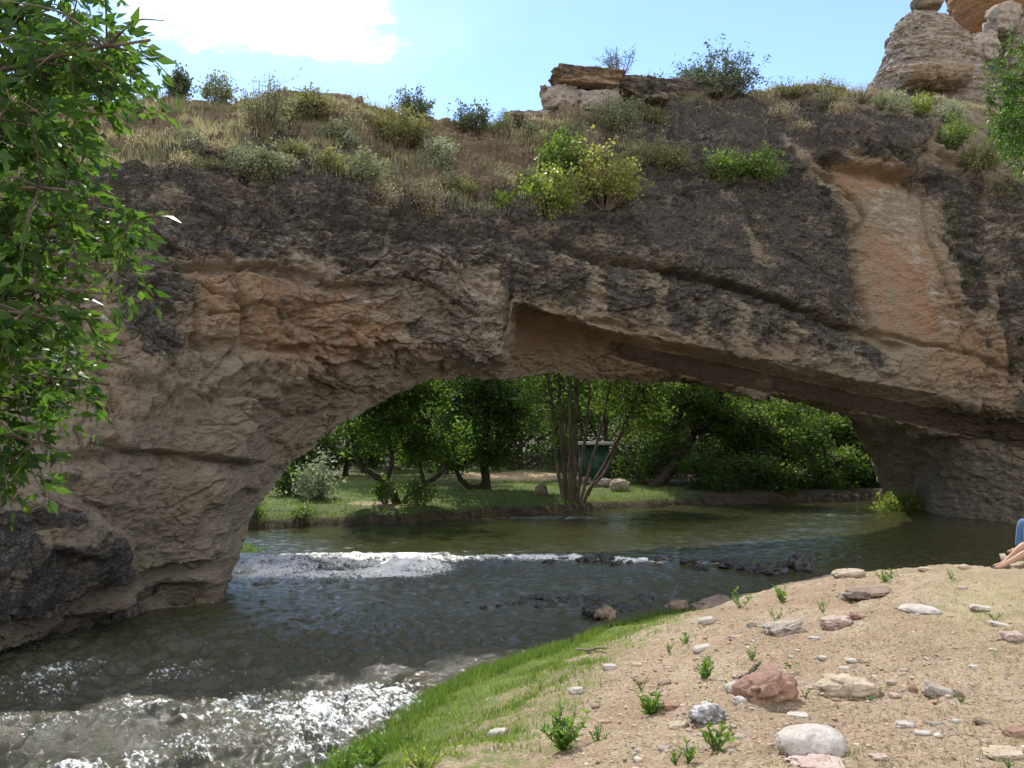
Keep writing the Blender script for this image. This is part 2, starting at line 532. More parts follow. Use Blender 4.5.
def build_ground():
    xs = stretch(-16, 30, -900, 900, .28, 26); ys = stretch(20, 66, -300, 1400, .28, 26)
    X, Y, Q = tensor(xs, ys)
    z = ground_z(X, Y)
    fs = far_s(X, Y); ns = near_s(X, Y)
    z = z + smooth(.3, 2, fs) * .05 * noise2(X, Y, 1.6, 3)
    # keep the sheet under the finely modelled near bank
    under = (X > -4) & (X < 17) & (Y > 2.5) & (Y < 28) & (ns > -1)
    z = z - .35 * under
    z = np.where((np.abs(X) > 120) | (Y > 180), np.maximum(z, 1.0), z)
    px, py = project(np.stack([X, Y, z], 1))
    dirt = np.zeros(len(X))
    dirt = np.maximum(dirt, .95 * np.exp(-(((X - .4) / 4.5) ** 2 + ((Y - 54) / 5.5) ** 2) ** 2))
    dirt = np.maximum(dirt, .75 * np.exp(-(((X - 7) / 6) ** 2 + ((Y - 52) / 4) ** 2)))
    dirt = np.maximum(dirt, .75 * np.exp(-(((X + 5.2) / 2.2) ** 2 + ((Y - 35.0) / 1.2) ** 2)))
    dirt = np.maximum(dirt, np.where(ns > -.3, .8, 0))
    dirt = np.maximum(dirt, smooth(36, 50, fs) * .45)
    mud_and_shade = smooth(.75, .3, fs) * (fs > -3) + 0.85 * smooth(23.6, 24.6, fs) * smooth(27.4, 26.6, fs)
    mud_and_shade = np.maximum(mud_and_shade, .85 * smooth(34, 60, fs))  # hillside behind the trees darkened in its colour, as if in deep shade
    mud_and_shade = np.maximum(mud_and_shade, .62 * smooth(5, 9, fs) * smooth(-.12, .2, noise2(X, Y, .22, 3, 4.)) * (1 - np.clip(dirt, 0, 1)))
    mud_and_shade = np.maximum(mud_and_shade, .9 * smooth(7.5, 10, X) * smooth(-.5, .2, fs))
    spit = np.exp(-(((X + 8) / 2) ** 2 + ((Y - 24.6) / 1.3) ** 2))
    o = mesh_obj('ground', np.stack([X, Y, z], 1), Q, mat=ground_material(), smooth_=True,
                 attrs={'dirt': np.where(spit > .3, 0, dirt), 'mud_and_shade': np.clip(np.where(spit > .3, 0, mud_and_shade), 0, 1)})
    add_props(o, kind='structure')

def build_bank():
    xs = np.arange(-3.4, 16.5, .05); ys = np.arange(3.0, 27.5, .05)
    X, Y, Q = tensor(xs, ys)
    ns = near_s(X, Y)
    z = bank_z(X, Y)
    P = np.stack([X, Y, z], 1)
    hv, ed = facets(np.stack([X * 5, Y * 5, z * 0], 1), 5, .5)
    m = smooth(.6, 1.8, ns)
    z = z + m * (.022 * hv * smooth(-.1, .3, noise2(X, Y, .8, 2, 3.)) + .017 * noise2(X, Y, 9, 4, 1.))
    keep = ns > -.9
    qk = keep[Q].all(1)
    px, py = project(P)
    edge = [(330, 790), (520, 790), (560, 740), (590, 690), (615, 655), (660, 625), (705, 600), (740, 585)]
    d = seg_dist(px, py, edge)
    left = in_poly(px, py, [(-400, 900), (520, 900)] + edge + [(740, 400), (-400, 400)])
    g = np.where(left, smooth(-12, 40, d) * (.10 + .45 * smooth(1.5, .4, ns)) + .42, .45 * smooth(45, 0, d))
    straw = .4 * np.exp(-(((px - 960) / 80) ** 2 + ((py - 600) / 40) ** 2)) + .5 * np.exp(-(((px - 800) / 120) ** 2 + ((py - 765) / 25) ** 2)) + .35 * smooth(880, 1000, px)
    o = mesh_obj('dirt_bank', np.stack([X, Y, z], 1), Q[qk], mat=bank_material(), smooth_=True,
                 attrs={'grass': g, 'wet': smooth(.22, .02, ns), 'straw': straw})
    add_props(o, kind='structure')

# ================================================================== WATER
WEIR = [(-14, 23.3), (-7, 23.4), (-3, 23.6), (0, 24.0), (2, 23.9), (4.5, 22.9), (6.9, 21.3), (9.5, 20)]
def weir_side(X, Y):
    return Y - np.interp(X, [p[0] for p in WEIR], [p[1] for p in WEIR])

def water_level(X, Y):
    return .16 * smooth(-1.3, .15, weir_side(X, Y))

def build_water():
    nr, ncol = 900, 760
    Yr = np.concatenate([np.geomspace(5.5, 62, nr - 8), np.linspace(66, 130, 8)])
    t = np.linspace(-1, 1, ncol)
    Y = np.repeat(Yr, ncol); X = np.tile(t, nr) * (.66 * Y + 4)
    w = weir_side(X, Y)
    px, py = project(np.stack([X, Y, X * 0], 1))
    # how broken the water is, by place
    rough = .12 + .88 * smooth(16.5, 12.5, Y) * smooth(.5, -2.5, X) + .45 * smooth(.2, -1.2, w) + 1.1 * np.exp(-((w + 1.2) / 1.3) ** 2) * smooth(-.5, -2.5, X)
    rough = np.where(w > .3, .12 + .14 * smooth(9, 2, w) + .16 * smooth(2, 6, X), rough)
    rough = np.clip(rough, 0, 1.25)
    fl = np.array([.62, .78])                                   # downstream is towards the camera and left
    a = X * fl[0] + Y * fl[1]; b = -X * fl[1] + Y * fl[0]
    q = lambda s, ax, z: np.stack([a * s * ax, b * s, np.full(len(X), z)], 1)
    big = perlin(q(.75, .8, 1.)) + .6 * perlin(q(1.6, .8, 2.))
    ch = 1 - 2 * np.abs(perlin(q(2.6, .75, 3.))) + .6 * (1 - 2 * np.abs(perlin(q(5.4, .8, 4.))))
    fine = perlin(q(10, .8, 5.)) + .6 * perlin(q(21, .9, 6.))
    near = smooth(34, 14, Y)
    z = water_level(X, Y) + rough * (.115 * big + .068 * ch) + (.3 + .7 * rough) * (.013 * fine * (.35 + .65 * near)) + .013 * perlin(q(3.5, 1, 8.)) + .007 * perlin(q(6.5, 1, 9.))
    # humps where the drop breaks over the stones
    z += .07 * np.exp(-((w + .35) / .35) ** 2) * (perlin(q(2.2, 1, 11.)) + .4)
    foam_and_glint = np.zeros(len(X))
    br = .5 + .5 * np.clip(perlin(q(.9, .5, 21.)) * 1.5, -1, 1)
    br2 = .5 + .5 * np.clip(perlin(q(.28, .8, 24.)) * 1.6, -1, 1)
    # the white rapid left of centre and the white lip of the drop
    foam_and_glint = np.maximum(foam_and_glint, (.56 + .5 * br) * smooth(-4.0, -2.6, w) * smooth(.9, -.1, w + .9 * (br2 - .5)) * smooth(-.3, -2.4, X) * smooth(-9.5, -7, X))
    foam_and_glint = np.maximum(foam_and_glint, (.62 + .4 * br) * np.exp(-((w + .45) / .45) ** 2) * smooth(5.2, 3.2, X) * smooth(-4, -2.0, X))
    foam_and_glint = np.maximum(foam_and_glint, .6 * np.exp(-((w + .3) / .4) ** 2) * smooth(8, 5, X))
    lowl = smooth(13.0, 11.4, Y + .22 * (X + 3)) * smooth(-.3, -1.2, X - .25 * (Y - 10))
    foam_and_glint = np.maximum(foam_and_glint, lowl * (.07 + .58 * br2))
    foam_and_glint = np.maximum(foam_and_glint, .62 * np.exp(-((py - 522) / 4) ** 2) * np.exp(-((px - 560) / 110) ** 2))
    foam_and_glint = np.maximum(foam_and_glint, .45 * np.exp(-((py - 520) / 6) ** 2) * np.exp(-((px - 830) / 90) ** 2))  # white flecks painted on the calm water in place of sun glitter
    foam_and_glint = np.maximum(foam_and_glint, np.where(X < 0, .34 * br * smooth(.5, -3, X), .12 * br) * smooth(.0, -2, w) * smooth(26, 16, Y))
    foam_and_glint += .42 * np.clip(big * .8 + .35 * ch - .25, -.5, 1) * np.clip(rough, 0, 1) * smooth(.1, .3, foam_and_glint)
    m, n, out = new_mat('muddy_river_water')
    v = coords(n)
    rot = N(n, 'Mapping'); rot.inputs['Rotation'].default_value = (0, 0, -math.atan2(fl[0], fl[1])); rot.inputs['Scale'].default_value = (1, 1, 1)
    n.links.new(v, rot.inputs['Vector'])
    st = N(n, 'Mapping'); st.inputs['Scale'].default_value = (1, .45, 1); n.links.new(rot.outputs[0], st.inputs['Vector'])
    sv = st.outputs[0]
    f1 = noise(n, sv, 6, 6, .7, .8); f2 = noise(n, sv, 26, 5, .7, .3); f3 = noise(n, v, 60, 3, .6)
    body = mixc(n, mapr(n, f1, .35, .65), (.034, .035, .013), (.054, .052, .021))
    body = mixc(n, mapr(n, attr(n, 'chop'), .25, .9, 0., .9), body, (.058, .055, .032))
    fo = math_(n, 'ADD', attr(n, 'foam_and_glint'), math_(n, 'MULTIPLY', math_(n, 'SUBTRACT', f1, .5), 1.15))
    fo = math_(n, 'ADD', fo, math_(n, 'MULTIPLY', math_(n, 'SUBTRACT', f2, .5), 1.7))
    fm = mapr(n, fo, .58, .98)
    col = mixc(n, fm, body, (.80, .81, .80))
    rg = mixc(n, fm, (.06, .06, .06), (.6, .6, .6))
    wh = math_(n, 'ADD', math_(n, 'ADD', f1, math_(n, 'MULTIPLY', f2, .5)), math_(n, 'MULTIPLY', f3, .25))
    p = principled(n, out, col, .1, math_(n, 'MULTIPLY', wh, mapr(n, attr(n, 'chop'), .1, .8, .32, 1.0)), .7, .035, .5)
    n.links.new(rg, p.inputs['Roughness'])
    p.inputs['IOR'].default_value = 1.33
    o = mesh_obj('river_water', np.stack([X, Y, z], 1), grid_quads(nr, ncol)[:, ::-1], mat=m, smooth_=True, attrs={'foam_and_glint': foam_and_glint, 'chop': np.clip(rough, 0, 1)})
    add_props(o, kind='structure')

# ================================================================== THE ROCK ARCH
COLS = [  # key x, then (px, py, Y) of: crest, slope, brow, face, lip, ledge, riser foot, soffit or water edge
 (-700, (-700,-140,20), (-700,0,15), (-700,120,11), (-700,260,8.5), (-700,400,7.6), (-700,560,7.4), (-700,800,7.4), (-700,1000,7.6)),
 (-350, (-350,-40,22), (-350,60,17.5), (-350,160,14), (-350,290,11.3), (-350,420,10.0), (-350,540,9.4), (-350,690,9.4), (-350,800,9.7)),
 (-130, (-130,50,23), (-130,115,19), (-130,190,16), (-130,295,13.6), (-130,420,11.8), (-130,520,11.0), (-130,640,11.0), (-130,722,11.4)),
 (0,   (0,88,24), (0,140,20.5), (0,195,17.5), (0,300,15.4), (0,420,13.8), (0,508,12.7), (0,590,12.5), (0,662,13.1)),
 (110, (110,98,24.5), (110,140,21), (110,182,18.3), (110,270,16.6), (110,375,15.5), (110,470,14.8), (110,560,14.7), (110,624,15.5)),
 (170, (170,96,24.8), (170,138,21.6), (170,175,18.9), (170,258,17.5), (170,350,16.8), (170,430,16.4), (168,515,16.3), (170,606,16.8)),
 (215, (215,97,25.2), (215,138,22), (215,176,19.5), (215,254,18.3), (214,342,17.7), (212,420,17.4), (212,505,17.2), (224,603,17.5)),
 (235, (235,98,25.4), (235,138,22.2), (235,178,19.8), (235,252,18.6), (234,339,18.1), (233,412,17.9), (232,485,17.8), (236,565,18.5)),
 (260, (260,98,25.6), (260,138,22.5), (260,180,20.1), (260,250,19.0), (259,335,18.6), (258,400,18.5), (256,455,18.6), (254,517,19.4)),
 (280, (280,97,25.8), (280,138,22.7), (280,181,20.4), (280,250,19.4), (280,330,19.1), (278,385,19.2), (276,430,19.5), (275,486,20.2)),
 (305, (305,99,26), (305,138,23), (305,182,20.8), (305,250,19.9), (305,327,19.7), (304,372,19.9), (303,405,20.4), (303,457,21.0)),
 (350, (350,101,26.4), (350,146,23.7), (350,194,21.5), (350,255,20.7), (350,328,20.5), (350,365,20.9), (350,388,21.5), (350,421,22.2)),
 (400, (400,110,27), (400,155,24.5), (400,205,22.3), (400,260,21.5), (400,334,21.4), (400,358,21.9), (400,372,22.5), (396,392,23.2)),
 (445, (445,118,27.4), (445,160,25), (445,210,22.9), (445,260,22.0), (445,342,22.0), (445,358,22.6), (445,366,23.2), (440,379,23.7)),
 (502, (502,127,28), (502,165,26), (502,214,23.6), (502,258,22.6), (502,350,22.5), (502,359,23.2), (502,366,24.2), (502,377,24.8)),
 (514, (514,126,28.2), (514,165,26), (514,214,23.8), (514,258,22.8), (514,302,22.6), (515,310,23.8), (516,352,24.9), (514,377,25.2)),
 (555, (555,112,29.2), (555,155,27), (555,212,24.7), (555,260,23.6), (555,314,23.4), (556,323,24.8), (558,349,25.9), (552,373,26.1)),
 (600, (600,97,30.4), (600,145,28), (600,206,25.6), (600,260,24.6), (600,327,24.4), (600,337,25.7), (600,354,26.5), (600,381,27.4)),
 (700, (700,88,33), (700,122,30.5), (700,184,28), (700,265,27), (700,346,26.8), (700,358,28.2), (700,380,28.8), (700,388,30.2)),
 (790, (790,93,34.4), (790,117,32), (790,162,29.6), (790,265,28.9), (790,364,28.6), (790,377,30.0), (790,396,30.6), (790,402,33)),
 (850, (850,92,35.5), (850,115,33.3), (850,148,31), (850,265,30.3), (850,377,30), (850,391,31.4), (850,410,32.0), (838,414,36.5)),
 (900, (900,96,36.2), (900,116,34.3), (900,143,32), (900,270,31.3), (900,387,31), (900,401,32.2), (900,421,32.8), (866,450,41)),
 (930, (930,102,36.7), (930,121,34.7), (930,148,32.6), (930,272,31.8), (930,393,31.5), (930,405,32.6), (930,428,33.1), (885,489,43.2)),
 (947, (947,106,36.9), (947,125,34.9), (947,154,32.8), (947,274,32), (947,397,31.6), (947,408,32.7), (947,432,33.2), (893,505,43.6)),
 (970, (970,110,37.1), (970,130,35.0), (970,163,33), (970,277,32.2), (970,401,31.8), (970,412,32.7), (970,438,33.2), (917,514,38.5)),
 (1040,(1040,118,37.5), (1040,145,35), (1040,192,33), (1040,290,32), (1040,410,31.3), (1040,424,31.8), (1040,455,32), (1040,532,31.4)),
 (1250,(1250,60,37), (1250,120,33), (1250,200,29.5), (1250,320,27.5), (1250,430,26.5), (1250,460,26.3), (1250,500,26.0), (1250,565,25.4)),
 (1650,(1650,-60,34), (1650,60,29), (1650,180,24.5), (1650,320,22), (1650,440,21), (1650,490,20.7), (1650,540,20.4), (1650,640,20)),
]

def rock_material(name='weathered_sandstone', warm=1.0):
    m, n, out = new_mat(name)
    v = coords(n); vs = coords(n, (1, 1, 2.4)); vv = coords(n, (1.6, 1.6, .35))
    big = noise(n, v, .35, 5, .6); mid = noise(n, vs, 1.7, 7, .65, .4); fine = noise(n, vs, 7, 7, .7); grit = noise(n, v, 32, 5, .7)
    streak = noise(n, vv, 1.6, 6, .65)
    tan = mixc(n, mapr(n, mid, .32, .68), (.305, .232, .160), (.42, .332, .235))
    tan = mixc(n, mapr(n, big, .40, .66), tan, (.39, .32, .235))
    tan = mixc(n, mapr(n, fine, .50, .76), tan, (.50, .415, .315))
    tan = mixc(n, mapr(n, fine, .46, .28), tan, (.15, .106, .07))
    redc = mixc(n, mapr(n, fine, .35, .65), (.47, .20, .075), (.54, .31, .17))
    rf = math_(n, 'MULTIPLY', attr(n, 'red'), mapr(n, streak, .25, .60))
    col = mixc(n, rf, tan, redc)
    palec = mixc(n, mapr(n, fine, .35, .65), (.45, .375, .32), (.64, .555, .48))
    pf = math_(n, 'ADD', attr(n, 'pale'), math_(n, 'MULTIPLY', math_(n, 'SUBTRACT', mid, .5), 1.6))
    col = mixc(n, mapr(n, pf, .45, .8), col, palec)
    # black lichen and desert varnish
    lf = math_(n, 'MULTIPLY', math_(n, 'SUBTRACT', fine, .5), 2.1)
    lf = math_(n, 'ADD', lf, math_(n, 'MULTIPLY', math_(n, 'SUBTRACT', grit, .5), 1.1))
    lf = math_(n, 'ADD', lf, math_(n, 'MULTIPLY', math_(n, 'SUBTRACT', noise(n, vs, .9, 4, .55), .5), 1.3))
    lf = math_(n, 'ADD', lf, math_(n, 'MULTIPLY', math_(n, 'SUBTRACT', streak, .5), .9))
    la = attr(n, 'lichen')
    lf = math_(n, 'ADD', la, math_(n, 'MULTIPLY', lf, mapr(n, la, .0, .4, .12, 1.0)))
    lm = mapr(n, lf, .37, .64)
    lic = mixc(n, mapr(n, grit, .40, .64), (.030, .027, .026), (.135, .122, .112))
    lic = mixc(n, mapr(n, noise(n, v, 11, 6, .75), .52, .62), lic, (.25, .23, .205))
    lic = mixc(n, mapr(n, streak, .42, .62, 0., .75), lic, mixc(n, mapr(n, grit, .42, .64), (.062, .052, .045), (.19, .165, .145)))
    col = mixc(n, math_(n, 'MULTIPLY', lm, .93), col, lic)
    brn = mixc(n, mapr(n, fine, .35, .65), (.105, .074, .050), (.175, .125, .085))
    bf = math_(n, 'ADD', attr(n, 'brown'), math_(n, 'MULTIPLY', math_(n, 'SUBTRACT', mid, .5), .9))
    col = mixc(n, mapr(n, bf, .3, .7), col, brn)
    so = math_(n, 'ADD', attr(n, 'soil'), math_(n, 'MULTIPLY', math_(n, 'SUBTRACT', mid, .5), 1.5))
    soil = mixc(n, mapr(n, fine, .35, .65), (.27, .20, .125), (.38, .29, .19))
    soil = mixc(n, mapr(n, grit, .45, .7), soil, (.17, .125, .08))
    col = mixc(n, mapr(n, so, .4, .62), col, soil)
    hh = math_(n, 'ADD', math_(n, 'MULTIPLY', mid, 1.2), math_(n, 'ADD', math_(n, 'MULTIPLY', fine, 1.0), math_(n, 'MULTIPLY', grit, .30)))
    principled(n, out, col, .93, hh, 1.0, .24, .2)
    return m

def tanslab(px, py):
    return poly_mask(px, py, [(838, 165), (880, 172), (905, 190), (935, 200), (960, 300), (950, 380), (905, 372), (872, 330), (858, 280), (868, 235), (850, 200)], 12)

def rock_relief(P, Nrm, amp=1.0):
    X, Y, Z = P.T
    big = fbm(P * .22, 3)
    Q = P * np.array([1, 1, 1.7])
    wq = Q + .5 * np.stack([perlin(P * .8), perlin(P * .8 + 31), perlin(P * .8 + 57)], 1)
    h1, e1 = facets(wq * .55, 1, .75); h2, e2 = facets(wq * 1.6 + 5, 2, .7); h3, e3 = facets(wq * 4.3 + 9, 3, .7)
    st = (Z + .13 * X + .10 * Y * 0 + .55 * big + .2 * perlin(P * .5)) / .78
    fr = st - np.floor(st)
    strata = smooth(.0, .16, fr) * (1 - fr) - .35
    st2 = (Z + .13 * X + .35 * big + .25 * perlin(P * np.array([.6, .6, 1.4]))) / .27
    f2 = st2 - np.floor(st2); lay = np.floor(st2)
    thick = perlin(np.stack([X * .35 + lay * 7.3, Y * .35 + lay * 3.1, lay * 5.7], 1))
    ledge = thick * smooth(0, .12, f2) * smooth(1, .75, f2)
    d = .36 * big + .22 * h1 + .15 * h2 + .075 * h3 + .08 * strata * (.5 + .8 * perlin(P * .17 + 3)) + ledge * (.045 + .12 * smooth(6.5, 8.0, Z)) + .06 * h3 * smooth(6.5, 8, Z)
    d += .085 * fbm(P * np.array([1.2, 1.2, 1.9]), 5, .55) + .035 * fbm(P * np.array([6, 6, 9]), 3, .6)
    # thin joints
    j = np.abs(perlin(P * np.array([.33, .33, .75]) + .25 * fbm(P * 1.3, 2)[:, None]))
    d -= .16 * np.exp(-(j / .012) ** 2)
    d -= .06 * np.exp(-(e1 / .03) ** 2) + .03 * np.exp(-(e2 / .05) ** 2)
    return d * amp

def build_arch():
    keys = np.array([c[0] for c in COLS], float)
    rows = np.array([c[1:] for c in COLS], float)             # (ncol, 8, 3)
    ur = np.concatenate([np.linspace(-700, -60, 70), np.linspace(-58, 1075, 1000), np.linspace(1085, 1650, 60)])
    seg = [46, 60, 95, 105, 28, 80, 100]
    ctr = np.stack([pchip(keys, rows[:, r], ur) for r in range(8)], 1)   # (nu, 8, 3)
    nu = len(ur)
    vq = np.concatenate([np.linspace(k, k + 1, s, endpoint=False) for k, s in enumerate(seg)] + [[7.0]])
    flat = ctr.transpose(1, 0, 2).reshape(8, -1)
    lin = np.stack([np.interp(vq, np.arange(8), flat[:, k]) for k in range(flat.shape[1])], 1) if False else None
    sm = pchip(np.arange(8), flat, vq).reshape(len(vq), nu, 3)
    # straight between the control rows right of the notch (sharp ledges), rounder left of it
    k = np.clip(np.floor(vq).astype(int), 0, 6); t = (vq - k)[:, None]
    ln = (flat[k] * (1 - t) + flat[k + 1] * t).reshape(len(vq), nu, 3)
    wr = smooth(490, 512, ur)[None, :, None] * .75
    S = (sm * (1 - wr) + ln * wr).transpose(1, 0, 2)           # (nu, nv, 3)
    px0, py0 = S[..., 0], S[..., 1]
    S[..., 1] += .4 * (2.6 * perlin(np.stack([px0.ravel() * .03, py0.ravel() * 0 + np.tile(vq, nu) * .8, 0 * px0.ravel()], 1)) + 1.6 * perlin(np.stack([px0.ravel() * .09, np.tile(vq, nu) * 1.5, 0 * px0.ravel() + 4], 1))).reshape(px0.shape) * smooth(3.6, 4.0, vq)[None] * smooth(6.7, 6.2, vq)[None] * smooth(500, 560, ur)[:, None]
    V = at(px0, py0, S[..., 2])
    nv = V.shape[1]
    # hidden rows: back under the soffit, up the back, and over the top
    H = V[:, -1]; B = V[:, 0]
    open_ = smooth(215, 300, ur) * smooth(952, 935, ur)
    left = smooth(330, 250, ur); right = smooth(845, 870, ur)
    I = H + np.stack([.2 - 2.0 * left + 1.9 * right, 1.2 + 1.8 * left + 1.4 * right, .9 * open_ - .4 * (1 - open_)], 1)
    J = np.stack([B[:, 0] * .5 + I[:, 0] * .5, np.maximum(B[:, 1] + 5.5, I[:, 1] + 1.0), I[:, 2] * .4 + B[:, 2] * .6], 1)
    J[:, 2] = np.where(open_ > .5, np.maximum(J[:, 2], I[:, 2] + 1), J[:, 2])
    A = B + np.array([0, 4.0, -.9])
    hid = []
    for a, b, nn in ((H, I, 12), (I, J, 26), (J, A, 14), (A, B, 16)):
        for s in np.linspace(0, 1, nn, endpoint=False)[(1 if a is H else 0):]:
            hid.append(a * (1 - s) + b * s)
    hid = np.stack(hid, 1)
    full = np.concatenate([V, hid], 1); nt_ = full.shape[1]
    # smooth normals of the closed loop
    du = np.gradient(full, axis=0); dv = (np.roll(full, -1, 1) - np.roll(full, 1, 1))
    Nn = np.cross(dv, du); 
    for _ in range(6):
        Nn[:, :] = (Nn + np.roll(Nn, 1, 1) + np.roll(Nn, -1, 1)) / 3
        Nn[1:-1] = (Nn[1:-1] + Nn[:-2] + Nn[2:]) / 3
    Nn /= np.linalg.norm(Nn, axis=2)[..., None] + 1e-9
    cdir = V[nu // 2, nv // 2] - CAM
    if (Nn[nu // 2, nv // 2] * cdir).sum() > 0: Nn = -Nn
    P = full.reshape(-1, 3); Nf = Nn.reshape(-1, 3)
    PX = np.concatenate([px0, np.full((nu, nt_ - nv), -9999.)], 1).ravel(); PY = np.concatenate([py0, np.full((nu, nt_ - nv), -9999.)], 1).ravel()
    hidm = (PX < -9000)
    uu = np.repeat(ur, nt_); vv = np.tile(np.concatenate([vq, np.full(nt_ - nv, 9.)]), nu)
    d = rock_relief(P, Nf)
    # calmer relief on the big smooth slabs, on the soffit and riser; rougher on the brow
    slab = poly_mask(PX, PY, [(630, 195), (735, 190), (800, 195), (850, 240), (872, 325), (800, 300), (690, 262), (640, 240)], 10)
    ts = tanslab(PX, PY)
    calm = np.maximum(np.maximum(.55 * slab, .85 * ts), .78 * smooth(3.9, 4.1, vv) * smooth(6.15, 5.9, vv) * smooth(500, 530, uu) * (~hidm))
    calm = np.maximum(calm * smooth(990, 900, uu), .15 * smooth(5.2, 6.2, vv) * (~hidm))
    calm = np.maximum(calm, .6 * smooth(560, 590, PY) * (PX > 130) * (PX < 260))
    calm = np.maximum(calm, .38 * smooth(380, 420, PY) * smooth(330, 250, PX) * (~hidm))
    d *= (1 - calm)
    d *= np.where(hidm, 1.0, 1 - .45 * smooth(6.8, 7.0, vv))
    # traced joints, ledges and undercuts of this particular rock
    def groove(poly, w, dep):
        nonlocal d
        jx = PX + 5 * perlin(P * 1.2); jy = PY + 4 * perlin(P * 1.2 + 40)
        d = d - dep * np.exp(-(seg_dist(jx, jy, poly) / w) ** 2)
    def step(poly, w, dep, side=1):
        """the rock below the line stands back (an overhanging ledge)"""
        nonlocal d
        xs = [p[0] for p in poly]; ys = [p[1] for p in poly]
        yl = np.interp(PX, xs, ys); f = smooth(xs[0] - 8, xs[0] + 14, PX) * smooth(xs[-1] + 8, xs[-1] - 14, PX)
        below = PY - yl + 3 * perlin(P * 1.1 + 11)
        d = d - dep * f * smooth(-1.5, 2.0, below) * smooth(w, 0, below)
    groove([(88, 447), (130, 450), (175, 452), (230, 461), (268, 466)], 2.0, .26)
    step([(60, 452), (130, 452), (200, 457), (262, 462)], 26, .18)
    groove([(180, 265), (192, 300), (190, 345), (206, 350)], 3, .22)
    groove([(236, 275), (246, 310), (238, 336), (262, 350), (300, 352)], 3, .22)
    groove([(285, 300), (290, 335), (330, 365), (375, 372)], 3, .18)
    groove([(205, 392), (260, 400), (300, 420), (345, 412)], 3, .16)
    step([(155, 262), (240, 263), (300, 268), (345, 282), (400, 285)], 20, .30)
    step([(150, 285), (200, 340), (320, 345), (420, 350)], 22, .16)
    step([(330, 215), (420, 225), (520, 222)], 16, .25)
    step([(180, 185), (300, 205), (440, 232), (520, 232)], 18, .20)
    # the long joint between the dark upper slab and the broken band over the lip
    step([(520, 228), (600, 245), (690, 270), (800, 305), (876, 332), (905, 345)], 30, .42)
    groove([(560, 238), (640, 256), (690, 271), (800, 306), (876, 333)], 2.0, .25)
    groove([(876, 333), (930, 346), (985, 360), (1024, 378)], 2.2, .28)
    groove([(775, 128), (790, 150), (815, 170), (845, 188), (868, 215), (852, 245), (862, 290), (872, 328)], 2.4, .32)
    groove([(745, 205), (762, 240), (770, 262)], 3, .2)
    groove([(905, 150), (925, 205), (935, 250), (955, 305), (985, 345)], 2.2, .25)
    groove([(985, 185), (990, 240), (1000, 300), (1010, 345), (1014, 380)], 3.5, .35)
    # the overhanging block under the right brow
    blk = poly_mask(PX, PY, [(818, 132), (860, 118), (915, 122), (930, 140), (912, 150), (908, 172), (880, 172), (845, 165), (822, 150)], 4)
    d = d + .5 * blk
    step([(815, 152), (850, 167), (905, 176), (950, 180)], 14, .35)
    # hollow in the riser right of the notch
    d = d - .5 * poly_mask(PX, PY, [(520, 312), (560, 322), (600, 338), (590, 352), (540, 352), (520, 345)], 8)
    groove([(540, 325), (575, 318), (610, 322), (660, 340)], 2.5, .25)
    # lower left: a dark bulge with a black undercut at the waterline
    blg = poly_mask(PX, PY, [(-200, 500), (60, 505), (125, 540), (140, 585), (90, 640), (0, 660), (-200, 720)], 16)
    d = d + .28 * blg
    base = np.interp(PX, [-700, -350, -130, 0, 110, 170, 224], [1000, 800, 722, 662, 624, 606, 603])
    under = smooth(26, 4, base - PY) * smooth(245, 215, PX) * (~hidm)
    d = d - .55 * under
    step([(-60, 620), (40, 612), (90, 590), (150, 570), (225, 560)], 24, .35)
    P2 = P + Nf * d[:, None]
    # feet go under the water
    foot = (vv >= 6.9) & (~hidm) & ((uu < 226) | (uu > 945))
    P2[:, 2] = np.where(foot, np.minimum(P2[:, 2], -.25), P2[:, 2])
    # ---- what grows on or stains the rock
    L = np.zeros(len(P))
    lp = lambda poly, a, s=14: np.maximum(L, a * poly_mask(PX, PY, poly, s))
    L = lp([(60, 150), (340, 120), (620, 140), (620, 235), (510, 300), (430, 262), (300, 258), (185, 262), (60, 260)], .68)
    L = lp([(105, 255), (190, 258), (186, 350), (160, 372), (120, 345)], .72)
    L = lp([(335, 228), (508, 220), (506, 365), (470, 372), (425, 350), (380, 300), (335, 275)], .47)
    L = lp([(508, 215), (700, 180), (830, 190), (872, 330), (905, 345), (890, 372), (700, 338), (508, 296)], .66)
    L = lp([(620, 80), (780, 92), (835, 112), (850, 190), (872, 325), (690, 262), (560, 225), (600, 130)], .80)
    L = lp([(818, 128), (930, 118), (925, 150), (905, 172), (830, 150)], .70, 8)
    L = lp([(908, 160), (985, 175), (992, 300), (972, 320), (950, 262), (928, 220)], .78, 9)
    L = lp([(985, 180), (1300, 180), (1300, 560), (1015, 420), (1000, 330)], .62)
    L = lp([(-300, 508), (50, 512), (120, 540), (138, 580), (90, 600), (-300, 690)], .80, 16)
    L = lp([(-300, 150), (110, 160), (100, 300), (-300, 420)], .5, 20)
    L = np.maximum(L, .45 * smooth(.5, -.2, P2[:, 2]) * (~hidm))
    L = L * (1 - .9 * ts)
    for pl, a in (([(445, 262), (500, 268), (505, 310), (470, 300)], .5), ([(655, 268), (672, 275), (668, 325), (655, 320)], .6), ([(745, 225), (768, 240), (775, 268), (755, 262)], .5),
                  ([(545, 250), (575, 254), (572, 268), (548, 264)], .5), ([(588, 258), (604, 262), (606, 312), (592, 308)], .5), ([(735, 300), (748, 304), (742, 345), (730, 342)], .4), ([(792, 318), (806, 322), (800, 358), (788, 354)], .4), ([(15, 533), (80, 528), (82, 545), (30, 552)], .7), ([(782, 130), (812, 158), (850, 186), (858, 204), (845, 204), (800, 165)], .6)):
        L = L - a * poly_mask(PX, PY, pl, 5)
    L = L * np.where(vv > 4.02, np.where(uu > 512, .25, 1), 1)
    L = np.where(hidm, .45, L)
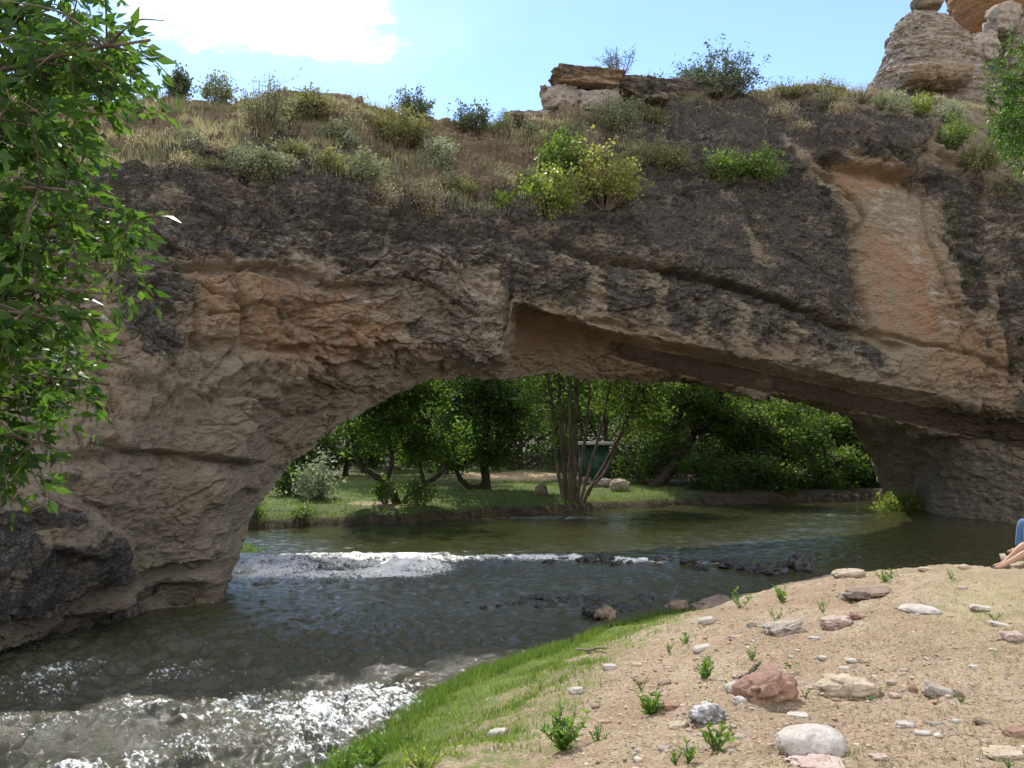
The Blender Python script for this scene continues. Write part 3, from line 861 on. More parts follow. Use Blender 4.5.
    red = .5 * poly_mask(PX, PY, [(190, 262), (350, 285), (420, 345), (330, 372), (240, 350), (195, 335)], 22)
    red = np.maximum(red, .55 * poly_mask(PX, PY, [(868, 235), (930, 240), (950, 300), (940, 345), (890, 335), (868, 300)], 18))
    red = np.maximum(red, .45 * poly_mask(PX, PY, [(515, 305), (700, 345), (700, 380), (515, 370)], 10))
    red = np.maximum(red, .4 * poly_mask(PX, PY, [(940, 300), (1010, 340), (1010, 400), (930, 380)], 16))
    red = np.maximum(red, .5 * poly_mask(PX, PY, [(800, 140), (905, 175), (900, 190), (850, 200)], 10))
    pale = .55 * poly_mask(PX, PY, [(850, 180), (905, 185), (935, 260), (960, 330), (985, 345), (975, 220), (985, 190), (1010, 210), (1005, 330), (940, 330), (880, 235)], 10)
    pale = np.maximum(pale, .5 * poly_mask(PX, PY, [(440, 258), (505, 262), (505, 312), (460, 300)], 8))
    pale = np.maximum(pale, .52 * poly_mask(PX, PY, [(180, 215), (335, 228), (505, 240), (506, 365), (470, 372), (400, 350), (330, 300), (200, 255)], 14))
    pale = np.maximum(pale, .40 * poly_mask(PX, PY, [(512, 240), (690, 272), (870, 335), (900, 372), (700, 340), (512, 298)], 8))
    pale = np.maximum(pale, .35 * poly_mask(PX, PY, [(540, 110), (600, 100), (640, 120), (560, 135)], 6))
    pale = np.maximum(pale, .35 * poly_mask(PX, PY, [(90, 450), (260, 462), (240, 520), (140, 510)], 20))
    soil = .72 * smooth(1.95, 1.2, vv) * smooth(660, 560, uu) + .5 * smooth(.7, .2, vv) * smooth(600, 700, uu)
    soil = np.where(hidm, .5, soil) - .4 * poly_mask(PX, PY, [(190, 125), (260, 128), (400, 150), (395, 160), (200, 145)], 8)
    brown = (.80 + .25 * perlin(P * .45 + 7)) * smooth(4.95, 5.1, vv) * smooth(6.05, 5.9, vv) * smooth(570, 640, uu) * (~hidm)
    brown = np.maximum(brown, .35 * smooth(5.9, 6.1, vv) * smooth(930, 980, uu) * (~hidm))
    Q = grid_quads(nu, nt_, True)
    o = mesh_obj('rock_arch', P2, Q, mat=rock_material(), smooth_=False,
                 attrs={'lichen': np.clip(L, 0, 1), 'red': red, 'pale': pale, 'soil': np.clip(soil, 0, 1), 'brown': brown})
    add_props(o, 'massive natural sandstone arch, dark with lichen above, spanning the river', 'rock arch')
    fx, fy = project(P2)
    vis = (~hidm)
    return dict(P=P2[vis], px=fx[vis], py=fy[vis], v=vv[vis], u=uu[vis])

build_ground()
build_bank()
build_water()
ARCH = build_arch()

def on_arch(px, py, vmax=3.0):
    m = (np.abs(ARCH['px'] - px) < 6) & (ARCH['v'] < vmax)
    if not m.any(): m = ARCH['v'] < vmax
    idx = np.nonzero(m)[0]
    dd = np.hypot(ARCH['px'][idx] - px, ARCH['py'][idx] - py)
    near = idx[dd < dd.min() + 1.2]
    return ARCH['P'][near[np.argmin(ARCH['P'][near][:, 1])]]

# ================================================================== ROCKS STANDING ON OR BEHIND THE ARCH
def ico(sub):
    import bmesh
    bm = bmesh.new(); bmesh.ops.create_icosphere(bm, subdivisions=sub, radius=1.0)
    V = np.array([v.co[:] for v in bm.verts]); T = np.array([[v.index for v in f.verts] for f in bm.faces]); bm.free()
    return V, T
ICO = {k: ico(k) for k in (2, 3, 4, 5, 6)}

def rock_shape(sub, half, seed, rough=.22, boxy=.5, yaw=0.0, tilt=0.0, fscale=1.3):
    V, T = ICO[sub]
    off = np.array([seed * 3.7, seed * 1.9, seed * 5.3])
    c = np.abs(V).max(1)[:, None]
    U = V * (1 - boxy) + V / c * boxy * .82
    h1, e1 = facets(V * fscale + off, seed, .8); h2, e2 = facets(V * fscale * 3 + off, seed + 1, .6)
    r = 1 + rough * (h1 + .6 * fbm(V * 1.1 + off, 3)) + rough * .35 * h2 + rough * .12 * fbm(V * 7 + off, 3)
    U = U * r[:, None] * np.asarray(half)
    ct, st = math.cos(tilt), math.sin(tilt)
    U = np.stack([U[:, 0] * ct - U[:, 2] * st, U[:, 1], U[:, 0] * st + U[:, 2] * ct], 1)
    cy, sy = math.cos(yaw), math.sin(yaw)
    return np.stack([U[:, 0] * cy - U[:, 1] * sy, U[:, 0] * sy + U[:, 1] * cy, U[:, 2]], 1), T

def rock_attrs(n, lich, red=0., pale=0., soil=0.):
    f = lambda v: np.full(n, v) if np.isscalar(v) else v
    return {'lichen': f(lich), 'red': f(red), 'pale': f(pale), 'soil': f(soil)}

ROCK = bpy.data.materials['weathered_sandstone']

def px_rock(name, x, y, Y, wpx, hpx, depth, seed, parent=None, loc=None, lich=.3, red=0., pale=0., **kw):
    """a rock whose middle is at pixel x, y, Y metres out"""
    s = Y / F_PX
    V, T = rock_shape(kw.pop('sub', 5), (wpx * s / 2, depth / 2, hpx * s / 2), seed, **kw)
    c = at(x, y, Y)
    V = V + c - (np.asarray(loc) if loc is not None else c)
    la = lich(V) if callable(lich) else lich
    o = mesh_obj(name, V, tris=T, mat=ROCK, parent=parent, attrs=rock_attrs(len(V), la, red, pale))
    if parent is None: o.location = c
    return o

def lathe_rock(name, levels, Y, depth_ratio, seed, lich, red, pale, amp=1.0, nseg=220, nlev=260, parent=None, loc=None):
    """levels: (py, left px, right px) from the bottom up"""
    lv = np.array(levels, float)[::-1]
    ys = np.linspace(lv[0, 0], lv[-1, 0], nlev)
    lr = pchip(lv[:, 0], lv[:, 1:], ys)
    cx = lr.mean(1); hw = (lr[:, 1] - lr[:, 0]) / 2
    ctr = at(cx, ys, np.full(nlev, float(Y))); hwm = hw * Y / F_PX
    th = np.linspace(0, 2 * np.pi, nseg, endpoint=False)
    e = .75
    ca = np.sign(np.cos(th)) * np.abs(np.cos(th)) ** e; sa = np.sign(np.sin(th)) * np.abs(np.sin(th)) ** e
    P = ctr[:, None] + np.stack([hwm[:, None] * ca, hwm[:, None] * sa * depth_ratio, np.zeros((nlev, nseg))], -1)
    Nn = np.broadcast_to(np.stack([np.cos(th), np.sin(th), 0 * th], -1), P.shape).reshape(-1, 3)
    P = P.reshape(-1, 3); off = np.array([seed * 11.3, seed * 7.1, seed * 3.3])
    d = rock_relief(P + off, Nn, .9 * amp) - .35 * amp
    st = P[:, 2] * .9 + .25 * perlin(P * .6 + off) + .08 * P[:, 0]
    fr = st - np.floor(st); d += amp * .22 * (smooth(0, .25, fr) * (1 - fr) - .3)
    taper = np.repeat(np.minimum(1, hwm / (.8 * amp + 1e-3)), nseg)
    V = P + Nn * (d * taper)[:, None]
    Q = grid_quads(nlev, nseg, True)
    V = np.concatenate([V, ctr[:1], ctr[-1:]])
    k = np.arange(nseg); k2 = (k + 1) % nseg
    T = np.concatenate([np.stack([k, k2, np.full(nseg, nlev * nseg)], 1), np.stack([k2 + (nlev - 1) * nseg, k + (nlev - 1) * nseg, np.full(nseg, nlev * nseg + 1)], 1)])
    base = ctr[-1] if loc is None else np.asarray(loc)
    V = V - base
    g = lambda a: np.concatenate([np.repeat(np.interp(ys, a[0], a[1]), nseg), [0, 0]]) if not np.isscalar(a) else np.full(len(V), float(a))
    o = mesh_obj(name, V, Q, T, ROCK, parent, rock_attrs(len(V), g(lich), g(red), g(pale)))
    if parent is None: o.location = base
    return o

sb = at(925, 122, 45)
t = thing('rock_spire', 'grey layered rock spire with a balanced knob on top, rising behind the arch', 'rock spire', sb)
lathe_rock('shaft', [(132, 858, 994), (108, 860, 990), (86, 863, 986), (76, 872, 983), (62, 879, 977), (44, 884, 967), (30, 888, 957), (21, 894, 949), (17, 900, 941), (13, 906, 936)],
           45, .8, 3, .30, .05, .62, .6, parent=t, loc=sb)
px_rock('balanced_knob', 927, 2, 45, 30, 17, 1.4, 5, parent=t, loc=sb, lich=.3, pale=.3, rough=.2)
px_rock('bulging_block', 917, 76, 42.0, 38, 23, 1.6, 8, parent=t, loc=sb, lich=.2, pale=.4, red=.2, rough=.2, boxy=.3)
px_rock('bulging_block', 951, 76, 42.0, 44, 25, 1.6, 9, parent=t, loc=sb, lich=.25, pale=.4, red=.2, rough=.2, boxy=.3)
cb = at(1075, 125, 62)
t = thing('red_rock_cliff', 'orange red cliff rock overhanging pale blocks at the upper right', 'cliff', cb)
lathe_rock('overhang', [(48, 990, 1230), (36, 980, 1235), (30, 975, 1240), (20, 964, 1240), (8, 956, 1240), (-10, 952, 1240), (-40, 952, 1230), (-80, 960, 1215), (-110, 1000, 1180)], 62, .6, 6, .0, 2.4, 0., .6, parent=t, loc=cb)
lathe_rock('pale_base', [(140, 960, 1260), (110, 964, 1255), (80, 972, 1250), (62, 966, 1250), (50, 963, 1250), (42, 964, 1245), (36, 975, 1240)], 61, .6, 7, .25, .15, .65, .8, parent=t, loc=cb)
px_rock('pale_block', 1002, 22, 58, 28, 34, 2.2, 12, parent=t, loc=cb, lich=.1, pale=.7, red=.2, rough=.25)
px_rock('pale_block', 979, 50, 58, 34, 34, 2.0, 13, parent=t, loc=cb, lich=.2, pale=.7, rough=.25)

ob = at(582, 122, 30.2)
t = thing('rock_outcrop', 'pale blocky outcrop with an overhanging cap slab on the arch skyline', 'rock outcrop', ob)
px_rock('cap_slab', 589, 86, 30.6, 80, 19, 2.4, 21, parent=t, loc=ob, lich=lambda V: np.where(V[:, 2] > np.median(V[:, 2]), .42, .12), red=.35, pale=.2, rough=.22, boxy=.75, tilt=-.10, sub=6)
px_rock('cap_slab', 632, 98, 31.4, 80, 24, 2.8, 22, parent=t, loc=ob, lich=.66, rough=.25, boxy=.7, tilt=-.14, sub=6)
px_rock('block', 564, 103, 30.5, 48, 27, 1.7, 23, parent=t, loc=ob, lich=.02, pale=.95, rough=.18, boxy=.9)
px_rock('block', 598, 107, 30.4, 48, 24, 1.7, 24, parent=t, loc=ob, lich=.02, pale=.85, rough=.18, boxy=.85)
px_rock('block', 545, 93, 30.2, 13, 13, .5, 25, parent=t, loc=ob, lich=.5, rough=.2, boxy=.9, sub=4)
px_rock('rubble', 540, 122, 29.8, 44, 15, 1.2, 26, parent=t, loc=ob, lich=.12, pale=.6, rough=.3, boxy=.5)
px_rock('rubble', 515, 121, 29.6, 22, 13, .8, 27, parent=t, loc=ob, lich=.2, soil=.0, rough=.25, boxy=.4) if False else None
for (x, y, Y, w, h, lab, lk) in ((515, 122, 29.2, 24, 14, 'small tan boulder on the skyline left of the outcrop', .15), (318, 104, 26.9, 100, 16, 'low flat tan ledge on the skyline behind the green bush', .1),
                                 (800, 100, 34.4, 60, 18, 'dark slab on the crest under the tussock shrubs', .6), (690, 92, 33, 70, 22, 'dark crest slab under the big grey green juniper', .6)):
    o = px_rock('ledge_boulder', x, y, Y, w, h, 1.4, int(x), lich=lk, pale=.2, rough=.25, boxy=.6)
    add_props(o, lab, 'boulder', 'boulders along the crest of the arch')

# ================================================================== STONES ON THE BANK
M_ST = {
    'white': stone_mat('pale_limestone', (.37, .33, .285), (.49, .445, .39), (.25, .215, .18), 9),
    'tan': stone_mat('tan_sandstone', (.33, .26, .18), (.44, .36, .26), (.22, .17, .12), 8),
    'red': stone_mat('red_sandstone', (.20, .115, .08), (.29, .17, .12), (.36, .25, .18), 8),
    'grey': stone_mat('grey_stone', (.25, .21, .17), (.36, .31, .255), (.15, .125, .10), 10),
    'pink': stone_mat('pinkish_stone', (.36, .26, .22), (.46, .36, .31), (.27, .19, .16), 9),
    'pitted': stone_mat('pitted_stone', (.50, .48, .46), (.12, .11, .11), (.62, .60, .57), 7),
    'brown': stone_mat('brown_stone', (.16, .115, .085), (.26, .19, .14), (.10, .075, .055), 8),
    'wet': stone_mat('wet_river_rock', (.022, .022, .024), (.045, .043, .042), (.07, .066, .06), 8),
}
M_ST['wet'].node_tree.nodes['Principled BSDF'].inputs['Roughness'].default_value = .35

def bank_stone(x, y, w, h, m, label, seed, boxy=.4, rough=.25, tilt=0., zf=bank_z, sink=.36, group='stones lying on the dirt bank', name='bank_stone', depth=None, sub=4):
    """x, y: pixel of the middle of the foot of the stone"""
    g = ground_hit(x, y - h * .10, lambda a, b: zf(a, b))
    s = g[1] / F_PX
    w = w * (.86 if w < 30 else .96); sink = sink + (.05 if w < 30 else 0)
    hw = w * s / 2; hh = h * s / 2 * (1.0 if w > 50 else .74); rough = rough * (.5 if m == 'white' else 1)
    dp = (depth if depth else .85) * hw
    V, T = rock_shape(sub, (hw, dp, hh), seed, rough=rough, boxy=boxy, tilt=tilt, yaw=random.uniform(-.3, .3))
    V[:, 2] = np.where(V[:, 2] < 0, V[:, 2] * .8, V[:, 2])
    o = mesh_obj(name, V, tris=T, mat=M_ST[m], smooth_=(boxy < .35 or m == 'white'))
    o.location = (g[0], g[1] + dp * .35, float(zf(g[0], g[1] + dp * .35)[0]) + hh * (1 - 2 * sink))
    return add_props(o, label, 'stone', group)

STONES = [
 (815, 757, 74, 34, 'white', 'large smooth pale grey boulder nearest the camera on the bank', .1, .16, 0.),
 (850, 698, 62, 27, 'tan', 'broad tan stone with a dark hollowed front, mid bank', .35, .3, 0.),
 (768, 706, 62, 40, 'red', 'tilted reddish brown rock leaning beside the pitted white one', .45, .28, .45),
 (709, 722, 34, 28, 'pitted', 'white and black pitted rock left of the reddish rock', .3, .4, .1),
 (737, 693, 28, 18, 'white', 'rounded cream stone tucked behind the pitted rock', .2, .2, .1),
 (741, 704, 18, 14, 'white', 'small white stone between the pitted rock and the reddish rock', .3, .3, 0.),
 (940, 697, 30, 20, 'grey', 'grey angular stone with a flat slanting face, right of the broad tan stone', .8, .25, -.3),
 (958, 698, 13, 12, 'brown', 'small dark stone touching the right end of the grey angular stone', .5, .25, 0.),
 (913, 692, 11, 9, 'red', 'small dark red stone left of the grey angular stone', .5, .25, 0.),
 (896, 698, 15, 8, 'pink', 'little pinkish stone right of the broad tan stone', .4, .3, 0.),
 (923, 615, 42, 14, 'white', 'long smooth pale stone lying flat below the crest', .1, .14, -.06),
 (870, 599, 50, 16, 'brown', 'long dark brown rock with a pale left end, near the crest', .3, .25, .05),
 (847, 600, 14, 12, 'white', 'pale knob at the left end of the long brown rock', .5, .25, 0.),
 (850, 579, 34, 17, 'tan', 'rounded tan rock sitting on the crest of the bank', .3, .2, 0.),
 (838, 629, 32, 18, 'pink', 'pinkish humped stone in front of the orange flat one', .3, .25, .1),
 (859, 619, 20, 10, 'red', 'flat orange red stone behind the pinkish humped stone', .5, .25, -.2),
 (786, 634, 40, 19, 'grey', 'grey white angular rock tilted on the slope', .7, .3, .3),
 (752, 628, 12, 13, 'grey', 'small speckled grey stone left of the angular tilted rock', .4, .3, 0.),
 (707, 624, 20, 12, 'white', 'pale stone near the flat brown rock at the water edge', .4, .3, .2),
 (703, 651, 24, 11, 'white', 'flat cream stone halfway down the left slope', .3, .25, .2),
 (714, 608, 46, 16, 'brown', 'large flat brown rock at the water edge', .5, .25, .25),
 (965, 570, 13, 8, 'tan', 'small tan stone standing on the crest toward the sitters', .5, .25, 0.),
 (1014, 641, 26, 13, 'pink', 'broken pinkish stone at the right border of the photo', .5, .35, 0.),
 (983, 611, 26, 9, 'white', 'flat pale stone in the weeds, right side', .4, .3, -.1),
 (1002, 627, 26, 8, 'white', 'long white stone below the flat pale one in the weeds', .3, .25, -.2),
 (926, 571, 18, 6, 'tan', 'thin tan stone lying along the crest', .3, .25, 0.),
 (498, 737, 25, 14, 'white', 'white stone lying alone in the green grass', .4, .3, .2),
 (576, 694, 18, 11, 'white', 'white stone at the edge of grass and dirt', .4, .3, .1),
 (800, 718, 26, 7, 'white', 'thin flat white stone above the large smooth boulder', .5, .25, 0.),
 (907, 728, 22, 9, 'white', 'low white stone below the broad tan stone', .4, .3, -.1),
 (924, 736, 19, 7, 'white', 'pale sliver just below the low white stone', .3, .3, 0.),
 (938, 727, 16, 9, 'grey', 'grey stone right of the low white stone', .4, .3, 0.),
 (957, 724, 11, 8, 'white', 'small round white pebble stone right of the grey one', .3, .25, 0.),
 (983, 725, 18, 9, 'brown', 'brown wedge of stone on the right slope', .6, .3, -.2),
 (852, 663, 14, 6, 'white', 'small white chip above the broad tan stone, right of its twin', .4, .3, 0.),
 (845, 670, 14, 6, 'white', 'small white chip directly above the broad tan stone', .4, .3, 0.),
 (823, 660, 12, 6, 'white', 'small white chip left of the pair above the tan stone', .4, .3, 0.),
 (1018, 738, 26, 16, 'red', 'reddish block low at the right border of the photo', .7, .25, .1),
 (1008, 762, 40, 14, 'tan', 'tan block at the lower right corner', .6, .25, .1),
 (672, 711, 22, 13, 'red', 'reddish brown lump right of the bright green weed', .5, .3, 0.),
 (610, 670, 18, 10, 'white', 'pale rounded stone in the thin grass', .2, .25, 0.),
 (638, 668, 16, 9, 'tan', 'tan stone on the stony left slope', .5, .3, 0.),
 (690, 755, 13, 15, 'grey', 'upright grey stone between the bottom weeds', .6, .3, .2),
 (664, 752, 16, 9, 'grey', 'dark grey stone at the foot of the bank weeds', .6, .3, 0.),
 (665, 686, 18, 8, 'brown', 'brown stone below the leafy weed on the slope', .6, .3, .3),
 (678, 730, 22, 10, 'tan', 'tan stone left below the pitted rock', .4, .3, .1),
 (820, 768, 60, 8, 'pink', 'flat pinkish slab below the large smooth boulder', .5, .3, 0.),
 (880, 760, 22, 9, 'pink', 'flat pink sliver at the bottom of the photo', .6, .3, 0.),
 (1022, 569, 18, 13, 'tan', 'pale tan rock in front of the sitting people', .4, .3, .15),
 (735, 640, 14, 8, 'pink', 'little pink stone between the angular rocks of the slope', .4, .3, 0.),
 (815, 640, 14, 6, 'white', 'white chip left of the pinkish humped stone', .4, .3, 0.),
 (962, 590, 14, 6, 'pink', 'small pink stone below the crest at right', .4, .3, 0.),
 (975, 668, 12, 5, 'white', 'white fleck of stone on the bare right slope', .4, .3, 0.),
]
for i, s in enumerate(STONES):
    x, y, w, h, m, lab, boxy, rough, tilt = s
    bank_stone(x, y, w, h, m, lab, 40 + i, boxy, rough, tilt, sub=5 if w > 30 else 4)

# gravel: too much of it to count
def build_gravel():
    g = Geo(); r = np.random.default_rng(11)
    V0, T0 = ICO[2]
    n = 0
    while n < 1900:
        px, py = r.uniform(560, 1060), r.uniform(572, 775)
        d = seg_dist(np.array([px]), np.array([py]), [(520, 775), (590, 690), (660, 625), (740, 585)])[0]
        side = px > np.interp(py, [585, 625, 690, 775], [740, 660, 590, 520])
        if not side or r.random() > (.25 + .75 * math.exp(-d / 110) + .35 * (px < 800)): continue
        p = RAY_CACHE(px, py)
        if p is None: continue
        s = .006 + .013 * r.random() ** 3 + (.02 * r.random() if r.random() < .07 else 0)
        U = V0 * (1 + .35 * perlin(V0 * 1.3 + r.random(3) * 50)[:, None]) * np.array([1.3, 1., .55]) * s
        a = r.random() * 6.28
        U = np.stack([U[:, 0] * math.cos(a) - U[:, 1] * math.sin(a), U[:, 0] * math.sin(a) + U[:, 1] * math.cos(a), U[:, 2]], 1)
        g.add(U + p + np.array([0, 0, s * .15]), T=T0, a=r.random()); n += 1
    m, nn, out = new_mat('mixed_gravel')
    rp = N(nn, 'ValToRGB'); nn.links.new(attr(nn, 'rnd'), rp.inputs[0])
    e = rp.color_ramp.elements
    e[0].position = 0; e[0].color = (.20, .14, .095, 1); e[1].position = 1; e[1].color = (.50, .44, .36, 1)
    for p_, c_ in ((.25, (.35, .25, .17, 1)), (.5, (.44, .35, .25, 1)), (.7, (.28, .24, .21, 1)), (.85, (.50, .43, .36, 1))):
        k = e.new(p_); k.color = c_
    principled(nn, out, rp.outputs[0], .9)
    add_props(g.build('gravel', m), kind='stuff')

# a table of where each pixel of the bank lies, for scattering
def make_cache():
    X, Y = np.meshgrid(np.arange(-3.4, 13, .04), np.arange(3.5, 24, .04), indexing='ij')
    X = X.ravel(); Y = Y.ravel(); z = bank_z(X, Y); k = near_s(X, Y) > .0
    X, Y, z = X[k], Y[k], z[k]; P = np.stack([X, Y, z], 1)
    px, py = project(P)
    tab = {}
    o = np.argsort(-Y)
    for i in o:
        a, b = int(px[i] // 3), int(py[i] // 3)
        if -20 < a < 370 and 180 < b < 270: tab[(a, b)] = i
    def look(x, y):
        i = tab.get((int(x // 3), int(y // 3)))
        return None if i is None else P[i].copy()
    return look
RAY_CACHE = make_cache()
build_gravel()

# ================================================================== ROCKS IN THE RIVER
def river_rock(x, y, w, h, label, seed, group, m='wet'):
    x += random.uniform(-4, 4); k_ = random.uniform(.55, 1.25) if w < 22 else 1; w *= k_; h *= k_ * random.uniform(.7, 1.1); y += random.uniform(-1.5, 1.5)
    g = ground_hit(x, y, lambda a, b: water_level(a, b) + 0 * a)
    s = g[1] / F_PX
    V, T = rock_shape(4, (w * s / 2 * .82, w * s / 2 * .8, h * s / 2 * 1.15), seed, rough=.42, boxy=.35, yaw=seed)
    o = mesh_obj('river_rock', V, tris=T, mat=M_ST[m], smooth_=True)
    o.location = (g[0], g[1] + .05, float(water_level(g[0], g[1])) + h * s * .24)
    return add_props(o, label, 'rock', group)
G1 = 'dark rocks of the low weir across the river'
G2 = 'dark rocks of the nearer broken line in the shaded river'
WR = [(562, 562, 18, 7), (580, 562, 14, 6), (593, 563, 13, 8), (607, 562, 15, 7), (623, 562, 16, 6), (652, 563, 14, 8), (664, 563, 12, 9), (676, 564, 14, 8), (690, 566, 20, 8), (700, 569, 14, 7), (725, 567, 22, 7), (738, 570, 14, 6), (712, 572, 12, 6)]
WR += [(570, 565, 12, 5), (586, 561, 12, 6), (600, 560, 10, 6), (614, 565, 12, 5), (632, 564, 13, 6), (640, 562, 14, 7), (646, 566, 10, 5), (658, 559, 10, 7), (670, 560, 12, 8), (684, 561, 12, 7), (696, 563, 14, 7), (718, 564, 14, 6), (732, 566, 12, 7), (745, 566, 16, 7), (760, 568, 14, 7), (766, 574, 16, 7), (806, 570, 16, 8), (545, 563, 11, 4), (552, 561, 10, 4)]
for i, (x, y, w, h) in enumerate(WR):
    river_rock(x, y, w, h, 'small wet dark rock in white water along the low weir', 100 + i, G1)
for i, (x, y, w, h, lab) in enumerate([(752, 572, 26, 11, 'larger dark weir rock, third in from the bank'), (775, 576, 24, 10, 'flat dark weir rock between the two largest'), (798, 572, 18, 16, 'tall upright dark weir rock closest to the dirt bank'), (785, 566, 20, 7, 'low dark rock behind the tall weir rock')]):
    river_rock(x, y, w, h, lab, 130 + i, G1)
NR = [(536, 602, 16, 7), (566, 605, 14, 7), (590, 603, 18, 8), (608, 602, 14, 6), (614, 607, 18, 8), (626, 606, 16, 7), (648, 609, 20, 7), (498, 608, 14, 5), (518, 602, 14, 6), (542, 609, 16, 6), (584, 599, 13, 6), (470, 605, 10, 4), (528, 606, 22, 8), (548, 604, 14, 7), (560, 601, 14, 6), (576, 601, 18, 8), (584, 607, 18, 9), (600, 606, 16, 8), (594, 598, 16, 6), (556, 608, 14, 7), (508, 606, 14, 5), (490, 603, 14, 4), (572, 610, 16, 7), (620, 611, 14, 8), (640, 603, 28, 6), (655, 607, 20, 6), (632, 612, 24, 7), (480, 608, 12, 4)]
for i, (x, y, w, h) in enumerate(NR):
    river_rock(x, y, w, h, 'wet dark rock in the nearer broken line, in shade', 150 + i, G2)
for i, (x, y, w, h, lab) in enumerate([(596, 617, 24, 14, 'big blocky dark rock where the nearer line meets the grass'), (608, 620, 18, 16, 'squarish grey rock touching the grass bank'), (674, 612, 28, 12, 'broad grey brown rock at the bank end of the nearer line'), (662, 619, 26, 9, 'flat dark rock at the shaded foot of the bank'), (644, 598, 10, 5, 'lone dark rock out in the shaded current')]):
    river_rock(x, y, w, h, lab, 180 + i, G2, 'brown' if 'brown' in lab or 'squarish' in lab else 'wet')

# ================================================================== PLANTS
M_BARK = bark_mat('grey_brown_bark', (.075, .055, .04), (.17, .13, .095))
M_DBARK = bark_mat('dark_bark', (.03, .023, .018), (.075, .058, .042))
M_TWIG = bark_mat('dry_twig', (.09, .065, .045), (.20, .155, .11), 12)
M_LEAF = {
    'near': leaf_mat('boxelder_leaf', (.022, .055, .012), (.075, .135, .028), .5, .45, spec=.28),
    'cotton': leaf_mat('cottonwood_leaf', (.042, .082, .021), (.115, .17, .045), .5, .6, spec=.2),
    'willow': leaf_mat('willow_leaf', (.050, .090, .027), (.135, .18, .058), .5, .6, spec=.2),
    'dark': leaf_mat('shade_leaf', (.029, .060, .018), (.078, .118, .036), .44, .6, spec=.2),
    'sage': leaf_mat('sage_leaf', (.15, .175, .10), (.27, .285, .18), .35, .7, (1.3, 1.4, .8)),
    'olive': leaf_mat('olive_leaf', (.13, .14, .058), (.25, .24, .11), .38, .65, (1.4, 1.4, .7)),
    'juniper': leaf_mat('juniper_needle', (.060, .085, .048), (.125, .15, .085), .28, .7, (1.3, 1.4, .8)),
    'yellow': leaf_mat('yellowing_leaf', (.15, .18, .045), (.37, .33, .11), .45, .5, (1.6, 1.7, .7)),
    'lime': leaf_mat('lime_leaf', (.11, .155, .035), (.23, .26, .07), .45, .45),
    'green': leaf_mat('shrub_leaf', (.075, .125, .03), (.13, .18, .05), .4, .5),
    'straw': leaf_mat('straw_stalk', (.33, .285, .185), (.50, .44, .32), .42, .8, (1.3, 1.25, .9)),
    'weed': leaf_mat('weed_leaf', (.06, .125, .022), (.14, .215, .05), .42, .45),
    'silver': leaf_mat('silver_bush_leaf', (.21, .245, .17), (.35, .37, .27), .38, .6, (1.2, 1.3, .8)),
    'grass': leaf_mat('green_grass_blade', (.055, .105, .02), (.135, .18, .05), .45, .45),
    'thin': leaf_mat('thin_grass_blade', (.075, .125, .025), (.19, .22, .075), .45, .6),
    'grassdry': leaf_mat('half_dry_grass_blade', (.15, .175, .085), (.30, .29, .175), .42, .7, (1.3, 1.3, .7)),
}

def shrub(name, label, cat, base, h, w, kind, seed, group, n=900, ls=.05, stems=14, spread=1.0, open_=.35, twigmat=None, lean=0., straight=.6, aspect=.45):
    """many stems fan from one root; leaves sit along the outer stems"""
    r = np.random.default_rng(seed); base = np.asarray(base)
    root = thing(name, label, cat, base, group)
    gs, gl = Geo(), Geo()
    pts = []
    for k in range(stems):
        a = r.random() * 6.283; rad = math.sqrt(r.random()) * w * .5 * spread
        top = np.array([math.cos(a) * rad + lean * h, math.sin(a) * rad * .8, h * (1.02 - .55 * (2 * rad / w) ** 2) * (.72 + .33 * r.random())])
        tt = np.linspace(0, 1, 6)[:, None]
        b0 = np.array([math.cos(a), math.sin(a), 0]) * w * .05
        mid = top * .5 + np.array([math.cos(a), math.sin(a), 0]) * w * .12 + r.normal(size=3) * w * .05
        path = (1 - tt) ** 2 * b0 + 2 * tt * (1 - tt) * mid + tt ** 2 * top
        path[0, 2] -= .06
        gs.tube(path, np.linspace(.010 + .010 * h, .003, 6), 4, a=r.random())
        ends = [path]
        for j in range(4):
            s = r.uniform(.35, .95); i = int(s * 5); p = path[i]
            q = p + (r.normal(size=3) * np.array([.16, .16, .10]) * w + np.array([0, 0, .16 * h * r.random()]))
            q[2] = max(q[2], .03)
            sp = np.linspace(p, q, 4); gs.tube(sp, np.linspace(.006, .002, 4), 3, a=r.random()); ends.append(sp)
        pts.append(ends)
    m_ = n // stems
    for ends in pts:
        allp = []
        for e in ends:
            i = r.random(m_ // len(ends) + 1) ** (.6 if e is ends[0] else .8)
            i = open_ + (1 - open_) * i if e is ends[0] else i
            f = i * (len(e) - 1); k = np.minimum(f.astype(int), len(e) - 2); u = (f - k)[:, None]
            allp.append(e[k] * (1 - u) + e[k + 1] * u + r.normal(size=(len(i), 3)) * ls * .9)
        P = np.concatenate(allp); P[:, 2] = np.maximum(P[:, 2], .01)
        gl.cards(P, ls, aspect, .5, r=r)
    gs.build('stems', twigmat or M_TWIG, root)
    gl.build('foliage', M_LEAF[kind], root)
    return root

def arch_shrub(px, py, hpx, wpx, kind, label, seed, name='sagebrush', cat='shrub', vmax=3.0, **kw):
    b = on_arch(px, py, vmax)
    s = b[1] / F_PX
    b = b + np.array([0, .15, -.05])
    kw['n'] = int(kw.get('n', 900) * 2.6); kw['ls'] = kw.get('ls', .05) * 1.45; kw.setdefault('aspect', .6); kw['stems'] = int(kw.get('stems', 14) * 1.6)
    kw['open_'] = kw.get('open_', .25) * .7
    return shrub(name, label, cat, b, hpx * s * 1.06, wpx * s, kind, seed, 'shrubs growing on top of the arch', **kw)

